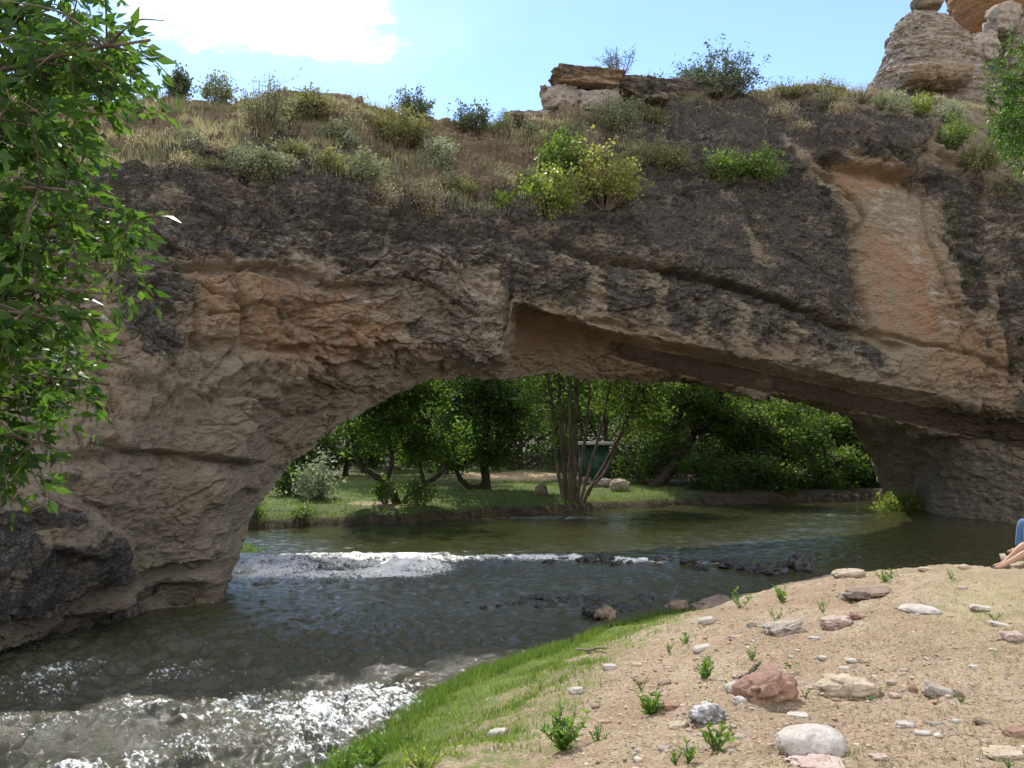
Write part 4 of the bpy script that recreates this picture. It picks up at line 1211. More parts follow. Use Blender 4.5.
AS = [
 # px, py, h, w, leaf, label, name, category, options
 (76, 100, 96, 40, 'juniper', 'tall dark juniper on the skyline behind the leafy left tree', 'juniper', dict(n=2600, ls=.075, stems=26, open_=.1)),
 (104, 98, 48, 28, 'juniper', 'smaller dark juniper right of the tall one, far left skyline', 'juniper', dict(n=1100, ls=.07, stems=18, open_=.15)),
 (38, 102, 55, 60, 'olive', 'pale olive shrub on the skyline left of the tall juniper', 'skyline_shrub', dict(n=1200, ls=.06)),
 (177, 97, 36, 24, 'juniper', 'small dark upright juniper alone on the left skyline', 'juniper', dict(n=900, ls=.06, stems=16, open_=.1)),
 (217, 104, 38, 36, 'sage', 'forked grey green bush with two side prongs on the skyline', 'skyline_shrub', dict(n=620, ls=.055, stems=12, open_=.3)),
 (264, 134, 66, 62, 'sage', 'tall dark open branched bush with bare twigs reaching above the skyline', 'greasewood', dict(n=520, ls=.05, stems=26, open_=.45)),
 (312, 118, 38, 58, 'olive', 'feathery green bush on the skyline right of the bare twigged bush', 'skyline_shrub', dict(n=900, ls=.055, stems=22)),
 (258, 178, 38, 64, 'sage', 'grey green low bush on the rock edge below the bare twigged bush', 'sagebrush', dict(n=900, ls=.05, stems=20)),
 (330, 172, 26, 36, 'olive', 'yellowish green low bush on the rock edge, left half', 'sagebrush', dict(n=500, ls=.045)),
 (366, 183, 40, 44, 'sage', 'grey green leafy bush on the brow above the mottled rock', 'sagebrush', dict(n=800, ls=.05, stems=18)),
 (335, 142, 24, 34, 'sage', 'small grey bush midway up the slope, below the feathery one', 'sagebrush', dict(n=500, ls=.045)),
 (293, 152, 18, 30, 'olive', 'little olive bush between the bare twigged bush and the brow', 'sagebrush', dict(n=380, ls=.04)),
 (414, 105, 34, 46, 'juniper', 'dark blue green spiky bush on the skyline, centre left', 'juniper', dict(n=700, ls=.055, stems=16, open_=.3)),
 (398, 146, 46, 66, 'olive', 'large dense olive bush below the spiky skyline bush', 'skyline_shrub', dict(n=1700, ls=.055, stems=26, open_=.1)),
 (437, 172, 42, 38, 'silver', 'silvery grey bush right of the dense olive bush', 'sagebrush', dict(n=800, ls=.045, stems=16)),
 (473, 131, 34, 44, 'juniper', 'dark bush on the skyline halfway to the outcrop', 'juniper', dict(n=800, ls=.055, stems=16, open_=.25)),
 (503, 138, 30, 26, 'sage', 'thin grey bush on the skyline just left of the tan boulder', 'sagebrush', dict(n=330, ls=.045)),
 (425, 218, 44, 44, 'straw', 'dry tan bush hanging over the dark brow', 'dry_bush', dict(n=900, ls=.055, stems=26, aspect=.2)),
 (386, 205, 30, 36, 'straw', 'straw coloured tuft left of the dry tan bush', 'dry_bush', dict(n=600, ls=.05, stems=20, aspect=.2)),
 (462, 193, 24, 42, 'olive', 'low yellow green bush between the silvery bush and the yellowing thicket', 'sagebrush', dict(n=600, ls=.045)),
 (500, 190, 26, 36, 'straw', 'pale dry bush left of the yellowing thicket', 'dry_bush', dict(n=600, ls=.05, aspect=.2)),
 (546, 217, 60, 70, 'lime', 'bright green lower left half of the big yellowing thicket', 'sumac_bush', dict(n=1300, ls=.058, stems=20, aspect=.8)),
 (606, 206, 66, 86, 'yellow', 'golden yellow leaved right side of the big thicket below the outcrop', 'sumac_bush', dict(n=1300, ls=.058, stems=24, aspect=.8)),
 (562, 178, 48, 70, 'green', 'green upper part of the thicket under the outcrop', 'sumac_bush', dict(n=1500, ls=.058, stems=20, aspect=.8)),
 (505, 207, 17, 28, 'lime', 'small bright lime green sprig on the brow left of the thicket', 'sumac_bush', dict(n=220, ls=.08, stems=8, aspect=.7)),
 (612, 136, 50, 58, 'sage', 'tall grey green bush beside the outcrop blocks', 'skyline_shrub', dict(n=1300, ls=.055, stems=24)),
 (660, 168, 34, 70, 'olive', 'wide olive green bush right of the golden thicket', 'skyline_shrub', dict(n=1200, ls=.055, stems=24)),
 (652, 122, 20, 40, 'olive', 'small olive bush on the dark slab above the wide olive bush', 'sagebrush', dict(n=420, ls=.05)),
 (722, 182, 36, 48, 'green', 'green shrub on the dark slab, left of a matching pair', 'green_shrub', dict(n=900, ls=.07, stems=18)),
 (762, 184, 40, 50, 'green', 'green shrub on the dark slab, right of a matching pair', 'green_shrub', dict(n=1000, ls=.07, stems=18)),
 (720, 96, 50, 92, 'juniper', 'big spreading grey green juniper on the skyline, right of centre', 'juniper', dict(n=2600, ls=.07, stems=34, open_=.15)),
 (657, 84, 18, 30, 'juniper', 'small dark juniper left of the big spreading one', 'juniper', dict(n=380, ls=.06)),
 (790, 97, 18, 48, 'olive', 'low olive tussock on the skyline left of the spire', 'tussock_shrub', dict(n=700, ls=.05, stems=24)),
 (826, 96, 20, 46, 'olive', 'second low olive tussock, nearer to the spire', 'tussock_shrub', dict(n=700, ls=.05, stems=24)),
 (862, 100, 20, 40, 'straw', 'straw coloured grass clump at the left foot of the spire', 'tussock_shrub', dict(n=700, ls=.06, stems=26, aspect=.15)),
 (899, 108, 22, 36, 'silver', 'pale silver sage in front of the spire foot', 'sagebrush', dict(n=600, ls=.045)),
 (924, 114, 28, 30, 'lime', 'yellow green rabbitbrush in front of the spire', 'rabbitbrush', dict(n=700, ls=.045, stems=20)),
 (952, 122, 28, 38, 'silver', 'silver bush between the rabbitbrush and the right tree', 'sagebrush', dict(n=700, ls=.045)),
 (948, 148, 38, 52, 'green', 'green bush on the right brow below the silver one', 'green_shrub', dict(n=1100, ls=.06, stems=20)),
 (984, 170, 36, 46, 'olive', 'dull green bush right of the overhanging block', 'green_shrub', dict(n=900, ls=.06, stems=18)),
 (782, 122, 22, 36, 'straw', 'dry grass clump on the ledge below the tussocks', 'dry_bush', dict(n=600, ls=.06, stems=24, aspect=.15)),
 (803, 132, 18, 26, 'straw', 'smaller dry grass clump at the top of the long joint', 'dry_bush', dict(n=420, ls=.055, stems=20, aspect=.15)),
 (1005, 198, 30, 40, 'olive', 'shaded bush in the dark cleft at far right', 'green_shrub', dict(n=600, ls=.055)),
]
for i, (px, py, h, w, kind, lab, nm, opt) in enumerate(AS):
    cat = {'juniper': 'juniper', 'sagebrush': 'sagebrush', 'dry_bush': 'dry bush'}.get(nm, 'shrub')
    arch_shrub(px, py, h, w, kind, lab, 300 + i, nm, cat, **opt)

SB = {'sage': 'small grey green scrub bush scattered on the open slope of the arch', 'olive': 'small olive scrub bush scattered on the open slope of the arch',
      'silver': 'small silvery scrub bush scattered on the open slope of the arch', 'straw': 'small dried out scrub bush scattered on the open slope of the arch'}
r_ = np.random.default_rng(91)
for i in range(46):
    px = r_.uniform(130, 660) if i < 38 else r_.uniform(760, 960)
    lo, hi = np.interp(px, [130, 400, 520, 640, 760, 960], [105, 118, 135, 110, 100, 112]), np.interp(px, [130, 330, 430, 520, 640, 760, 960], [168, 178, 205, 205, 170, 110, 125])
    k = ('sage', 'olive', 'silver', 'straw', 'sage', 'straw')[i % 6]
    arch_shrub(px, r_.uniform(lo, hi), r_.uniform(12, 26), r_.uniform(18, 42), k, SB[k], 700 + i, 'scrub_bush', 'shrub', n=int(r_.uniform(160, 420)), ls=.042, stems=12, aspect=.25 if k == 'straw' else .5)

# little tree on the outcrop
bo = at(621, 76, 31.2)
shrub('juniper', 'small wind bent juniper standing on top of the outcrop', 'juniper', bo, 33 * 31.2 / F_PX, 46 * 31.2 / F_PX, 'juniper', 399, 'shrubs growing on top of the arch', n=1100, ls=.06, stems=12, open_=.3, lean=.05)

# dry grass over the crest of the arch: countless
def build_slope_grass():
    r = np.random.default_rng(21)
    m = (ARCH['v'] < 2.0) & (ARCH['px'] > -60) & (ARCH['px'] < 1080)
    P = ARCH['P'][m]; v = ARCH['v'][m]; px = ARCH['px'][m]
    dens = smooth(2.0, 1.5, v) * np.where(px < 640, 1, smooth(.55, .25, v)) * np.clip(.12 + 2.2 * perlin(P * .8), 0, 1)
    dens = np.where((px > 545) & (px < 620) & (v < .25), 0, dens)
    def pick(nc, per, rad, h, w, mat, name, lean):
        k = r.choice(len(P), nc, p=dens / dens.sum())
        c = np.repeat(P[k], per, 0); off = r.normal(size=(nc * per, 3)) * rad; off[:, 2] *= .1; off[:, 1] *= .6
        g = Geo(); g.blades(c + off + np.array([0, 0, -.03]), h, w, lean, r=r)
        add_props(g.build(name, mat), kind='stuff')
    pick(1900, 15, .14, .22, .012, M_LEAF['straw'], 'dry_grass', .5)
    pick(2600, 14, .12, .20, .014, M_LEAF['grassdry'], 'low_herbs', .6)
build_slope_grass()

# ------------------------------------------------------------------ grass and weeds of the near bank
def build_bank_grass():
    r = np.random.default_rng(5)
    X = r.uniform(-3.2, 5.5, 420000); Y = r.uniform(6.5, 19, 420000)
    ns = near_s(X, Y); k = ns > -.05; X, Y, ns = X[k], Y[k], ns[k]
    z = bank_z(X, Y); P = np.stack([X, Y, z], 1); px, py = project(P)
    edge = [(520, 800), (540, 770), (570, 725), (598, 680), (620, 652), (665, 622), (705, 600), (745, 582)]
    xl = np.interp(py, [e[1] for e in edge][::-1], [e[0] for e in edge][::-1])
    inside = xl - px
    clump = perlin(np.stack([X * 1.6, Y * 1.6, 0 * X], 1)) + .5 * perlin(np.stack([X * 5, Y * 5, 0 * X], 1))
    d = smooth(-25, 55, inside) * np.clip(.45 + 1.1 * clump + .4 * (ns < .5), .03, 1) * (px > 250) * (py < 800)
    keep = r.random(len(X)) < d * np.clip(20 / Y - .6, .12, 1) * .62
    P = P[keep]; ns = ns[keep]; cl = clump[keep]
    lush = (ns < .45) & (r.random(len(P)) < .95) | (cl > .35)
    g = Geo(); g.blades(P[lush], np.where(ns[lush] < .5, .125, .075), .009, .7, r=r)
    add_props(g.build('green_grass', M_LEAF['grass']), kind='stuff')
    g = Geo(); g.blades(P[~lush], .05, .008, .8, r=r)
    add_props(g.build('thin_grass', M_LEAF['thin']), kind='stuff')
    # sparse dry wisps over the dirt
    pts = []
    while len(pts) < 900:
        x, y = r.uniform(600, 1040), r.uniform(572, 775)
        w = .15 + .85 * (math.exp(-((x - 960) / 70) ** 2 - ((y - 605) / 35) ** 2)) + .3 * (x > 850) + .25 * (y > 745)
        p = RAY_CACHE(x, y)
        if p is not None and r.random() < w: pts.append(p)
    pts = np.repeat(np.array(pts), 5, 0) + r.normal(size=(4500, 3)) * np.array([.04, .04, 0.])
    g = Geo(); g.blades(pts, .045, .005, 1.1, r=r)
    add_props(g.build('dry_wisps', M_LEAF['grassdry']), kind='stuff')
build_bank_grass()

def build_litter():
    r = np.random.default_rng(15); pts = []
    while len(pts) < 1500:
        p = RAY_CACHE(r.uniform(560, 1040), r.uniform(572, 775))
        if p is not None: pts.append(p)
    P = np.array(pts); n = len(P)
    th = r.random(n) * 6.28; L = r.uniform(.015, .07, n) * (1 + 2 * (r.random(n) < .05)); w = r.uniform(.0015, .004, n)
    d = np.stack([np.cos(th), np.sin(th), r.normal(size=n) * .12], 1); sd = np.stack([-np.sin(th), np.cos(th), 0 * th], 1) * w[:, None]
    b0 = P + [0, 0, .006]; mid = b0 + d * L[:, None] * .5 + np.array([0, 0, 1]) * (.12 * L[:, None]); e = b0 + d * L[:, None]
    V = np.stack([b0 - sd, b0 + sd, mid + sd, mid - sd, e + sd * .5, e - sd * .5], 1).reshape(-1, 3)
    k = np.arange(n)[:, None] * 6
    g = Geo(); g.add(V, np.concatenate([k + [[0, 1, 2, 3]], k + [[3, 2, 4, 5]]]), a=np.repeat(r.random(n), 6))
    add_props(g.build('twig_litter', M_TWIG), kind='stuff')
build_litter()

def weed(x, y, hpx, wpx, label, seed, n=70, ls=None, _k=1.7, kind='weed', group='green weeds on the dirt bank', aspect=.36):
    g0 = RAY_CACHE(x, y)
    if g0 is None: g0 = ground_hit(x, y, bank_z)
    s = g0[1] / F_PX; h = hpx * s * 1.05; w = wpx * s
    r = np.random.default_rng(seed); n = int(n * _k); ls = ls or min(.07, .25 * h)
    root = thing('weed', label, 'weed', g0, group)
    gs, gl = Geo(), Geo()
    ns_ = max(5, n // 11)
    for k in range(ns_):
        a = r.random() * 6.283; rd = math.sqrt(r.random()) * w * .42
        top = np.array([math.cos(a) * rd, math.sin(a) * rd, h * (.6 + .4 * r.random()) * (1 - .35 * (rd / (w * .5)) ** 2)])
        tt = np.linspace(0, 1, 5)[:, None]
        top = top + np.array([r.normal() * .16, r.normal() * .16, 0]) * h; top[2] *= r.uniform(.6, 1.05)
        path = top * tt + np.array([math.cos(a), math.sin(a), 0]) * (tt * (1 - tt)) * w * .15
        path[0, 2] = -.02
        gs.tube(path, np.linspace(.004, .0018, 5), 4)
        m = max(6, n // ns_)
        u = np.sort(r.random(m)) ** .7; f = u * 4; kk = np.minimum(f.astype(int), 3); fr = (f - kk)[:, None]
        P = path[kk] * (1 - fr) + path[kk + 1] * fr
        th = np.arange(m) * 2.4 + r.random() * 6
        dr = np.stack([np.cos(th), np.sin(th), .75 + 0 * th], 1)
        gl.leaves(P, ls * (1.15 - .45 * u), aspect, .35, dirs=dr, r=r)
    gs.build('stems', M_LEAF['weed'], root); gl.build('leaves', M_LEAF[kind], root)
WEEDS = [
 (563, 748, 48, 44, 'tall bushy bright green weed at the grass edge, nearest the bottom', 190), (650, 716, 28, 30, 'compact bright green weed alone on the bare slope', 130),
 (705, 675, 24, 32, 'leafy weed halfway up the slope, left of the driftwood', 90), (715, 752, 38, 24, 'upright weed directly below the pitted rock', 60),
 (688, 759, 24, 30, 'low weed left of the upright one, at the bottom edge', 50), (672, 764, 20, 20, 'smallest of the weeds along the bottom edge', 30), (780, 602, 22, 22, 'weed on the skyline slope above the tilted grey rock', 60), (882, 579, 15, 26, 'bright sprawling weed on the crest beside the tan rock', 70),
 (752, 660, 16, 20, 'thin weed growing out of the driftwood', 30), (790, 667, 9, 14, 'tiny weed right of the driftwood', 24), (684, 643, 16, 18, 'small weed by the flat cream stone', 30),
 (738, 608, 22, 34, 'spindly pale weed by the flat brown rock', 40), (775, 618, 14, 16, 'small weed left of the grey tilted rock', 26), (822, 610, 14, 22, 'sparse weed between the tilted rock and the crest', 28),
 (708, 705, 12, 14, 'little weed beside the cream stone', 24), (950, 577, 10, 10, 'tiny dark weed on the crest', 18), (994, 620, 12, 18, 'small weed among the flat pale stones at right', 24), (1005, 766, 12, 12, 'small weed in the lower right corner', 20),
 (668, 652, 14, 16, 'small weed in the stony patch below the brown rock', 26), (595, 742, 20, 26, 'loose low weed right of the tall bushy one', 40), (640, 690, 12, 12, 'tiny weed above the compact one', 18), (960, 700, 9, 12, 'tiny weed behind the grey angular stone', 16), (868, 700, 10, 16, 'tiny weed by the right end of the broad tan stone', 18), (806, 696, 12, 14, 'small weed by the left end of the broad tan stone', 20), (695, 600, 14, 26, 'low weed at the waterside rock', 36), (612, 618, 16, 30, 'low green plant at the water edge beside the squarish rock', 50)]
for i, (x, y, h, w, lab, n) in enumerate(WEEDS): weed(x, y, h, w, lab, 500 + i, n)
for i, (x, y, h, w, lab) in enumerate([(425, 772, 26, 60, 'yellow green leafy plant at the bottom edge of the grass'), (372, 765, 34, 60, 'lush green clump at the water edge, bottom of the photo'), (338, 775, 30, 50, 'dark green clump at the lower left tip of the bank')]):
    weed(x, y, h, w, lab, 560 + i, 130, kind='lime' if i == 0 else 'weed', group='lush plants at the bottom of the bank')

# ================================================================== TREES
def crown_points(r, centers, per, sub_sig, gate=None):
    """leaf positions: each clump is many small tufts"""
    out = []
    for (c, rad, ntuft) in centers:
        c = np.asarray(c, float); rad = np.asarray(rad, float)
        q = r.normal(size=(ntuft, 3)); q /= np.linalg.norm(q, axis=1)[:, None]
        q = c + q * rad * (r.random(ntuft) ** .45)[:, None]
        out.append(q)
    T_ = np.concatenate(out)
    if gate is not None: T_ = T_[perlin(T_ * gate[0] + gate[2]) > gate[1]]
    n = len(T_)
    P = np.repeat(T_, per, 0) + r.normal(size=(n * per, 3)) * sub_sig * np.array([1, 1, .6])
    return T_, P

def tree(name, label, base, trunks, clumps, leafmat, per=9, ls=.2, sig=.28, group=None, seed=1, bark=None, gate=(.55, -.25, 0), cat='tree', twigs=.25, aspect=.5, seg=7):
    r = np.random.default_rng(seed); base = np.asarray(base, float)
    root = thing(name, label, cat, base, group)
    gt, gl = Geo(), Geo()
    allp = []
    for pts, r0, r1 in trunks:
        pts = np.asarray(pts, float); L = np.concatenate([[0], np.cumsum(np.linalg.norm(np.diff(pts, axis=0), axis=1))])
        q = pchip(L, pts, np.linspace(0, L[-1], 22))
        q = q + np.linspace(0, 1, 22)[:, None] * r.normal(size=(22, 3)) * r0 * .25
        rad = np.linspace(r0, r1, 22); rad[0] *= 1.35; rad[1] *= 1.12
        gt.tube(q, rad, seg, a=r.random()); allp.append(q)
    A = np.concatenate(allp)
    T_, P = crown_points(r, [(c, rd, int(n * 1.7)) for c, rd, n in clumps], per, sig, gate)
    for t in T_[r.random(len(T_)) < twigs]:
        d = np.linalg.norm(A - t, axis=1) + np.maximum(0, A[:, 2] - t[2]) * 1.5
        a = A[np.argmin(d)]
        if np.linalg.norm(a - t) > 5: continue
        tt = np.linspace(0, 1, 6)[:, None]
        mid = (a + t) / 2 + r.normal(size=3) * .15 + np.array([0, 0, .12 * np.linalg.norm(a - t)])
        gt.tube((1 - tt) ** 2 * a + 2 * tt * (1 - tt) * mid + tt ** 2 * t, np.linspace(.05, .012, 6) * min(1, r0 * 6), 4, a=r.random())
    gl.cards(P, ls, aspect, 0., r=r)
    gt.build('trunk', bark or M_DBARK, root, smooth_=True, loc=base)
    gl.build('crown', M_LEAF[leafmat], root, loc=base)
    return root

def gp(px, py, Y):
    """ground point under pixel column px at distance Y"""
    p = at(px, py, Y); p[2] = float(ground_z(p[0], p[1])[0]); return p

def clump(px, py, Y, wpx, hpx, dep, n):
    s = Y / F_PX
    return (at(px, py, Y), (wpx * s / 2, dep / 2, hpx * s / 2), n)

GB = 'trees on the far bank seen through the arch'
P_ = lambda x, y, Y: at(x, y, Y)
# the leaning two limbed tree near the far bank
b = gp(400, 516, 35.5)
tree('leaning_tree', 'leaning dark tree with two curved limbs on the far grassy bank', b,
     [([b - [0, 0, .2], P_(398, 506, 35.5), P_(392, 490, 35.4), P_(378, 477, 35.2), P_(362, 468, 35), P_(352, 440, 35)], .20, .06),
      ([P_(400, 509, 35.5), P_(409, 496, 35.6), P_(424, 484, 35.8), P_(440, 474, 36), P_(452, 452, 36)], .15, .05),
      ([P_(386, 484, 35.3), P_(392, 460, 35.4), P_(388, 430, 35.5), P_(396, 390, 35.7)], .10, .04),
      ([P_(424, 484, 35.8), P_(420, 460, 36), P_(428, 425, 36)], .09, .03)],
     [clump(372, 425, 35, 70, 70, 2.5, 90), clump(420, 405, 36, 70, 60, 3, 100), clump(395, 385, 35.5, 110, 40, 3, 90), clump(440, 440, 36.3, 60, 50, 2, 60), clump(412, 448, 35.6, 26, 40, 1, 26), clump(400, 350, 36, 120, 60, 3, 60), clump(390, 300, 37, 160, 70, 4, 60)],  # upper clumps hidden by the arch, added to shade the lawn
     'cotton', per=24, ls=.19, sig=.24, group=GB, seed=31)
b = gp(420, 514, 35.2)
shrub('root_sprouts', 'light green sprouts around the foot of the leaning tree', 'shrub', b, 1.15, 1.7, 'green', 32, 'bushes on the far bank', n=900, ls=.13, stems=14, aspect=.6)
b = gp(385, 514, 35.0)
shrub('root_sprouts', 'leafy sprouts left of the leaning tree trunk', 'shrub', b, 1.35, .9, 'green', 33, 'bushes on the far bank', n=600, ls=.13, stems=10, aspect=.6)
# the bent tree in the middle of the meadow
b = gp(486, 499, 43)
tree('bent_tree', 'dark tree with a J shaped low limb beside the sunny clearing', b,
     [([b - [0, 0, .2], P_(486, 480, 43), P_(484, 462, 43), P_(487, 430, 43), P_(480, 400, 43)], .24, .09),
      ([P_(485, 485, 43), P_(474, 488, 42.9), P_(463, 482, 42.8), P_(456, 468, 42.7), P_(450, 440, 42.7)], .17, .06),
      ([P_(485, 462, 43), P_(500, 440, 43.2), P_(512, 415, 43.4)], .12, .05)],
     [clump(470, 430, 43, 90, 60, 4, 130), clump(505, 410, 43.5, 90, 60, 4, 120), clump(470, 390, 43, 120, 50, 4, 120), clump(495, 455, 42.5, 46, 26, 2, 40), clump(450, 462, 42.6, 40, 24, 1.5, 30), clump(480, 350, 43, 120, 60, 4, 60), clump(480, 310, 43.5, 150, 60, 4, 70)],  # topmost clumps are out of sight, put in for shade on the lawn
     'dark', per=24, ls=.20, sig=.28, group=GB, seed=34)
# the cluster of slender stems at the water
b = gp(572, 508, 39.2)
st = []
for k, (x1, y1, x2, y2, rr) in enumerate([(556, 460, 544, 350, .13), (563, 455, 553, 340, .19), (570, 460, 566, 340, .17), (575, 450, 574, 340, .20), (583, 455, 590, 350, .14), (592, 460, 612, 372, .12), (603, 468, 636, 396, .15), (599, 480, 628, 420, .11)]):
    x0 = 566 + k * 2.2; yy = 39.2 + .25 * math.sin(k * 2.3)
    st.append(([P_(x0, 512, yy), P_((x0 + x1) / 2, 487, yy), P_(x1, y1, yy), P_((x1 + x2) / 2 + 2, (y1 + y2) / 2, yy + .3), P_(x2, y2, yy + .5)], rr * .72, .04))
tree('multi_stemmed_tree', 'cluster of slender upright stems rising from the water edge, centre', b, st,
     [clump(560, 360, 39.5, 130, 50, 4, 80), clump(620, 385, 40, 80, 60, 3, 80), clump(640, 415, 40.5, 60, 60, 2.5, 70), clump(535, 400, 39.5, 40, 70, 2, 50), clump(590, 400, 41, 70, 30, 2, 26), clump(650, 375, 40, 90, 40, 3, 50), clump(570, 310, 40, 170, 60, 4, 60)],  # highest clump, unseen above the soffit, added to cast shade
     'willow', per=22, ls=.19, sig=.27, group=GB, seed=35, bark=M_BARK, aspect=.32)
# thick leaning trunk over the water further right
b = gp(652, 500, 47)
tree('leaning_willow', 'thick dark trunk leaning right over the river bank', b,
     [([b - [0, 0, .2], P_(664, 478, 47), P_(682, 452, 47), P_(700, 425, 47), P_(722, 396, 47)], .36, .14), ([P_(676, 460, 47), P_(676, 430, 47.2), P_(690, 396, 47.4)], .18, .07)],
     [clump(690, 395, 47, 110, 50, 4, 120), clump(670, 440, 47.6, 60, 50, 3, 70), clump(720, 415, 47.5, 80, 50, 3, 100), clump(640, 460, 48, 50, 50, 2, 50), clump(700, 350, 47, 140, 60, 4, 60), clump(700, 310, 48, 160, 60, 4, 110)],
     'willow', per=24, ls=.20, sig=.28, group=GB, seed=36)
# leafy masses along the far bank at right
def mass(name, label, px, Y, top, bot, w, leaf, seed, n=300, group=GB, per=22, ls=.20, extra=(), cat='tree', bark=None):
    b = gp(px, 500, Y); s = Y / F_PX
    hi = top - (95 if Y > 51.5 else 0); hp = bot - top
    tr = [([b - [0, 0, .2], b + [.1, 0, .4 * hp * s], b + [.25 * math.sin(seed), .1, .85 * hp * s]], .16, .05), ([b + [0, 0, .2 * hp * s], b + [w * s * .22, 0, .6 * hp * s]], .10, .04), ([b + [0, 0, .2 * hp * s], b + [-w * s * .22, 0.1, .65 * hp * s]], .10, .04)]
    r = np.random.default_rng(seed)
    cl = []
    for k in range(7):
        cl.append(clump(px + r.uniform(-.36, .36) * w, bot - hp * r.uniform(.12, .92), Y + r.uniform(-.8, .8), w * r.uniform(.35, .6), hp * r.uniform(.25, .4), 2.4, n // 7))
    if hi < top:
        cl += [clump(px + r.uniform(-.3, .3) * w, top - 15 - 22 * k, Y + r.uniform(-1.5, 1.5), w * .9, 60, 5, n // 3) for k in range(5)]  # crown raised above the view so its shade reaches the meadow
        tr[0][0].append(P_(px, hi + 30, Y))
    return tree(name, label, b, tr, cl + list(extra), leaf, per=per, ls=ls, sig=.30, group=group, seed=seed, cat=cat, bark=bark)
MS = [
 ('bankside_willow', 'bright willow right of the thick leaning trunk', 752, 48, 392, 500, 90, 'willow', 330),
 ('bankside_willow', 'rounded willow in the middle of the right leafy bank', 800, 49.5, 398, 502, 90, 'cotton', 340),
 ('bankside_willow', 'sunlit willow next to the right pier of the arch', 848, 51, 412, 502, 80, 'willow', 320),
 ('bankside_willow', 'low dark willow at the waterline by the right pier', 868, 49, 460, 503, 60, 'dark', 200),
 ('bankside_willow', 'dark bushy willow at the waterline below the bright one', 735, 47.5, 452, 502, 80, 'dark', 240),
 ('bankside_willow', 'dark bushy willow at the waterline, middle of the right bank', 800, 48.5, 455, 503, 80, 'dark', 240),
 ('bankside_willow', 'shaded willow behind the leaning trunk and the green shed', 650, 53, 400, 498, 90, 'dark', 300),
 ('bankside_willow', 'dark overhanging willow at the waterline just right of the leaning trunk', 712, 45.2, 462, 509, 70, 'dark', 220),
 ('bankside_willow', 'leafy willow hanging low over the calm water, middle right', 762, 46.0, 455, 508, 76, 'willow', 240),
 ('bankside_willow', 'leafy willow hanging low over the calm water near the wooden stake', 826, 47.2, 452, 507, 76, 'cotton', 240),
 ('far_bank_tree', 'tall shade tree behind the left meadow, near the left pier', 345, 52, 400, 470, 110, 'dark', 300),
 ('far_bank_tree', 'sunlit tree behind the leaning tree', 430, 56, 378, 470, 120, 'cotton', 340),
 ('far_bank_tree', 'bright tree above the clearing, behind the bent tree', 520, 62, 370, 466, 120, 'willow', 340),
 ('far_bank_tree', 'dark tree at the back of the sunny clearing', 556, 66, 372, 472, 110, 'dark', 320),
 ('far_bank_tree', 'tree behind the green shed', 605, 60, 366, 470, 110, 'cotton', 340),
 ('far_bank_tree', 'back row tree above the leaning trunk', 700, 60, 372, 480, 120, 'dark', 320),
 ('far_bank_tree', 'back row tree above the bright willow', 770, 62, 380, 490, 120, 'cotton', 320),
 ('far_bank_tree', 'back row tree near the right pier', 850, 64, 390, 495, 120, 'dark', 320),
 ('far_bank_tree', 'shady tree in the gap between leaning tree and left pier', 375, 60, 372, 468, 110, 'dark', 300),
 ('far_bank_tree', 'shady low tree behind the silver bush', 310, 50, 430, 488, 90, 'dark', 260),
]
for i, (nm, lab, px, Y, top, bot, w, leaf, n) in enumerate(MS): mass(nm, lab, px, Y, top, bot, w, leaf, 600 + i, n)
# a wood further back, too deep in shade to count
def build_wood():
    r = np.random.default_rng(77); g = Geo()
    n = 9000
    X = r.uniform(-34, 42, n); Y = r.uniform(68, 80, n)
    z0 = ground_z(X, Y)
    T_ = np.stack([X, Y, z0 + r.random(n) ** .8 * (10.5 + 3 * perlin(np.stack([X * .15, Y * .15, 0 * X], 1)))], 1)
    P = np.repeat(T_, 10, 0) + r.normal(size=(n * 10, 3)) * .42
    g.cards(P, .38, .55, 0., r=r)
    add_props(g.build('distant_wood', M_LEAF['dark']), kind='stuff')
build_wood()
b = gp(316, 500, 36.5)
shrub('silver_bush', 'rounded pale silvery bush beside the left pier, across the river', 'shrub', b, 1.75, 2.0, 'silver', 90, 'bushes on the far bank', n=1300, ls=.15, stems=18, open_=.1, aspect=.6)
b = gp(290, 506, 37.5)
shrub('dark_bush', 'dark bush between the silvery bush and the left pier', 'shrub', b, 1.5, 1.8, 'dark', 91, 'bushes on the far bank', n=1100, ls=.16, stems=16, open_=.1, aspect=.6)
b = gp(902, 515, 39.0); b[2] = max(b[2], -.05)
shrub('bank_bush', 'bright green low bush at the foot of the right pier', 'shrub', b, 1.0, 2.5, 'lime', 92, 'bushes on the far bank', n=3200, ls=.15, stems=34, open_=.1, aspect=.35)
b = gp(254, 536, 31); 
shrub('bank_bush', 'small bright bush at the far bank edge by the left pier', 'shrub', b, .75, 1.0, 'green', 93, 'bushes on the far bank', n=500, ls=.11, stems=14, open_=.1, aspect=.5)
b = gp(300, 533, 31.6)
shrub('bank_bush', 'low green plants at the far waterline, left side', 'shrub', b, .45, 1.2, 'green', 94, 'bushes on the far bank', n=420, ls=.10, stems=14, open_=.1, aspect=.5)
def build_far_grass():
    r = np.random.default_rng(8)
    X = r.uniform(-13, 8, 90000); Y = r.uniform(23, 50, 90000); z = ground_z(X, Y); fs = far_s(X, Y)
    spit = ((X + 8) / 2) ** 2 + ((Y - 24.6) / 1.3) ** 2 < 1
    k = (((fs > .1) & (fs < 12) & (r.random(len(X)) < np.where(fs < 1.2, .55, .25))) | spit) & (z > .03)
    g = Geo(); g.blades(np.stack([X, Y, z], 1)[k], np.where(spit[k], .16, .13), .022, .7, r=r)
    add_props(g.build('meadow_grass', M_LEAF['grass']), kind='stuff')
build_far_grass()

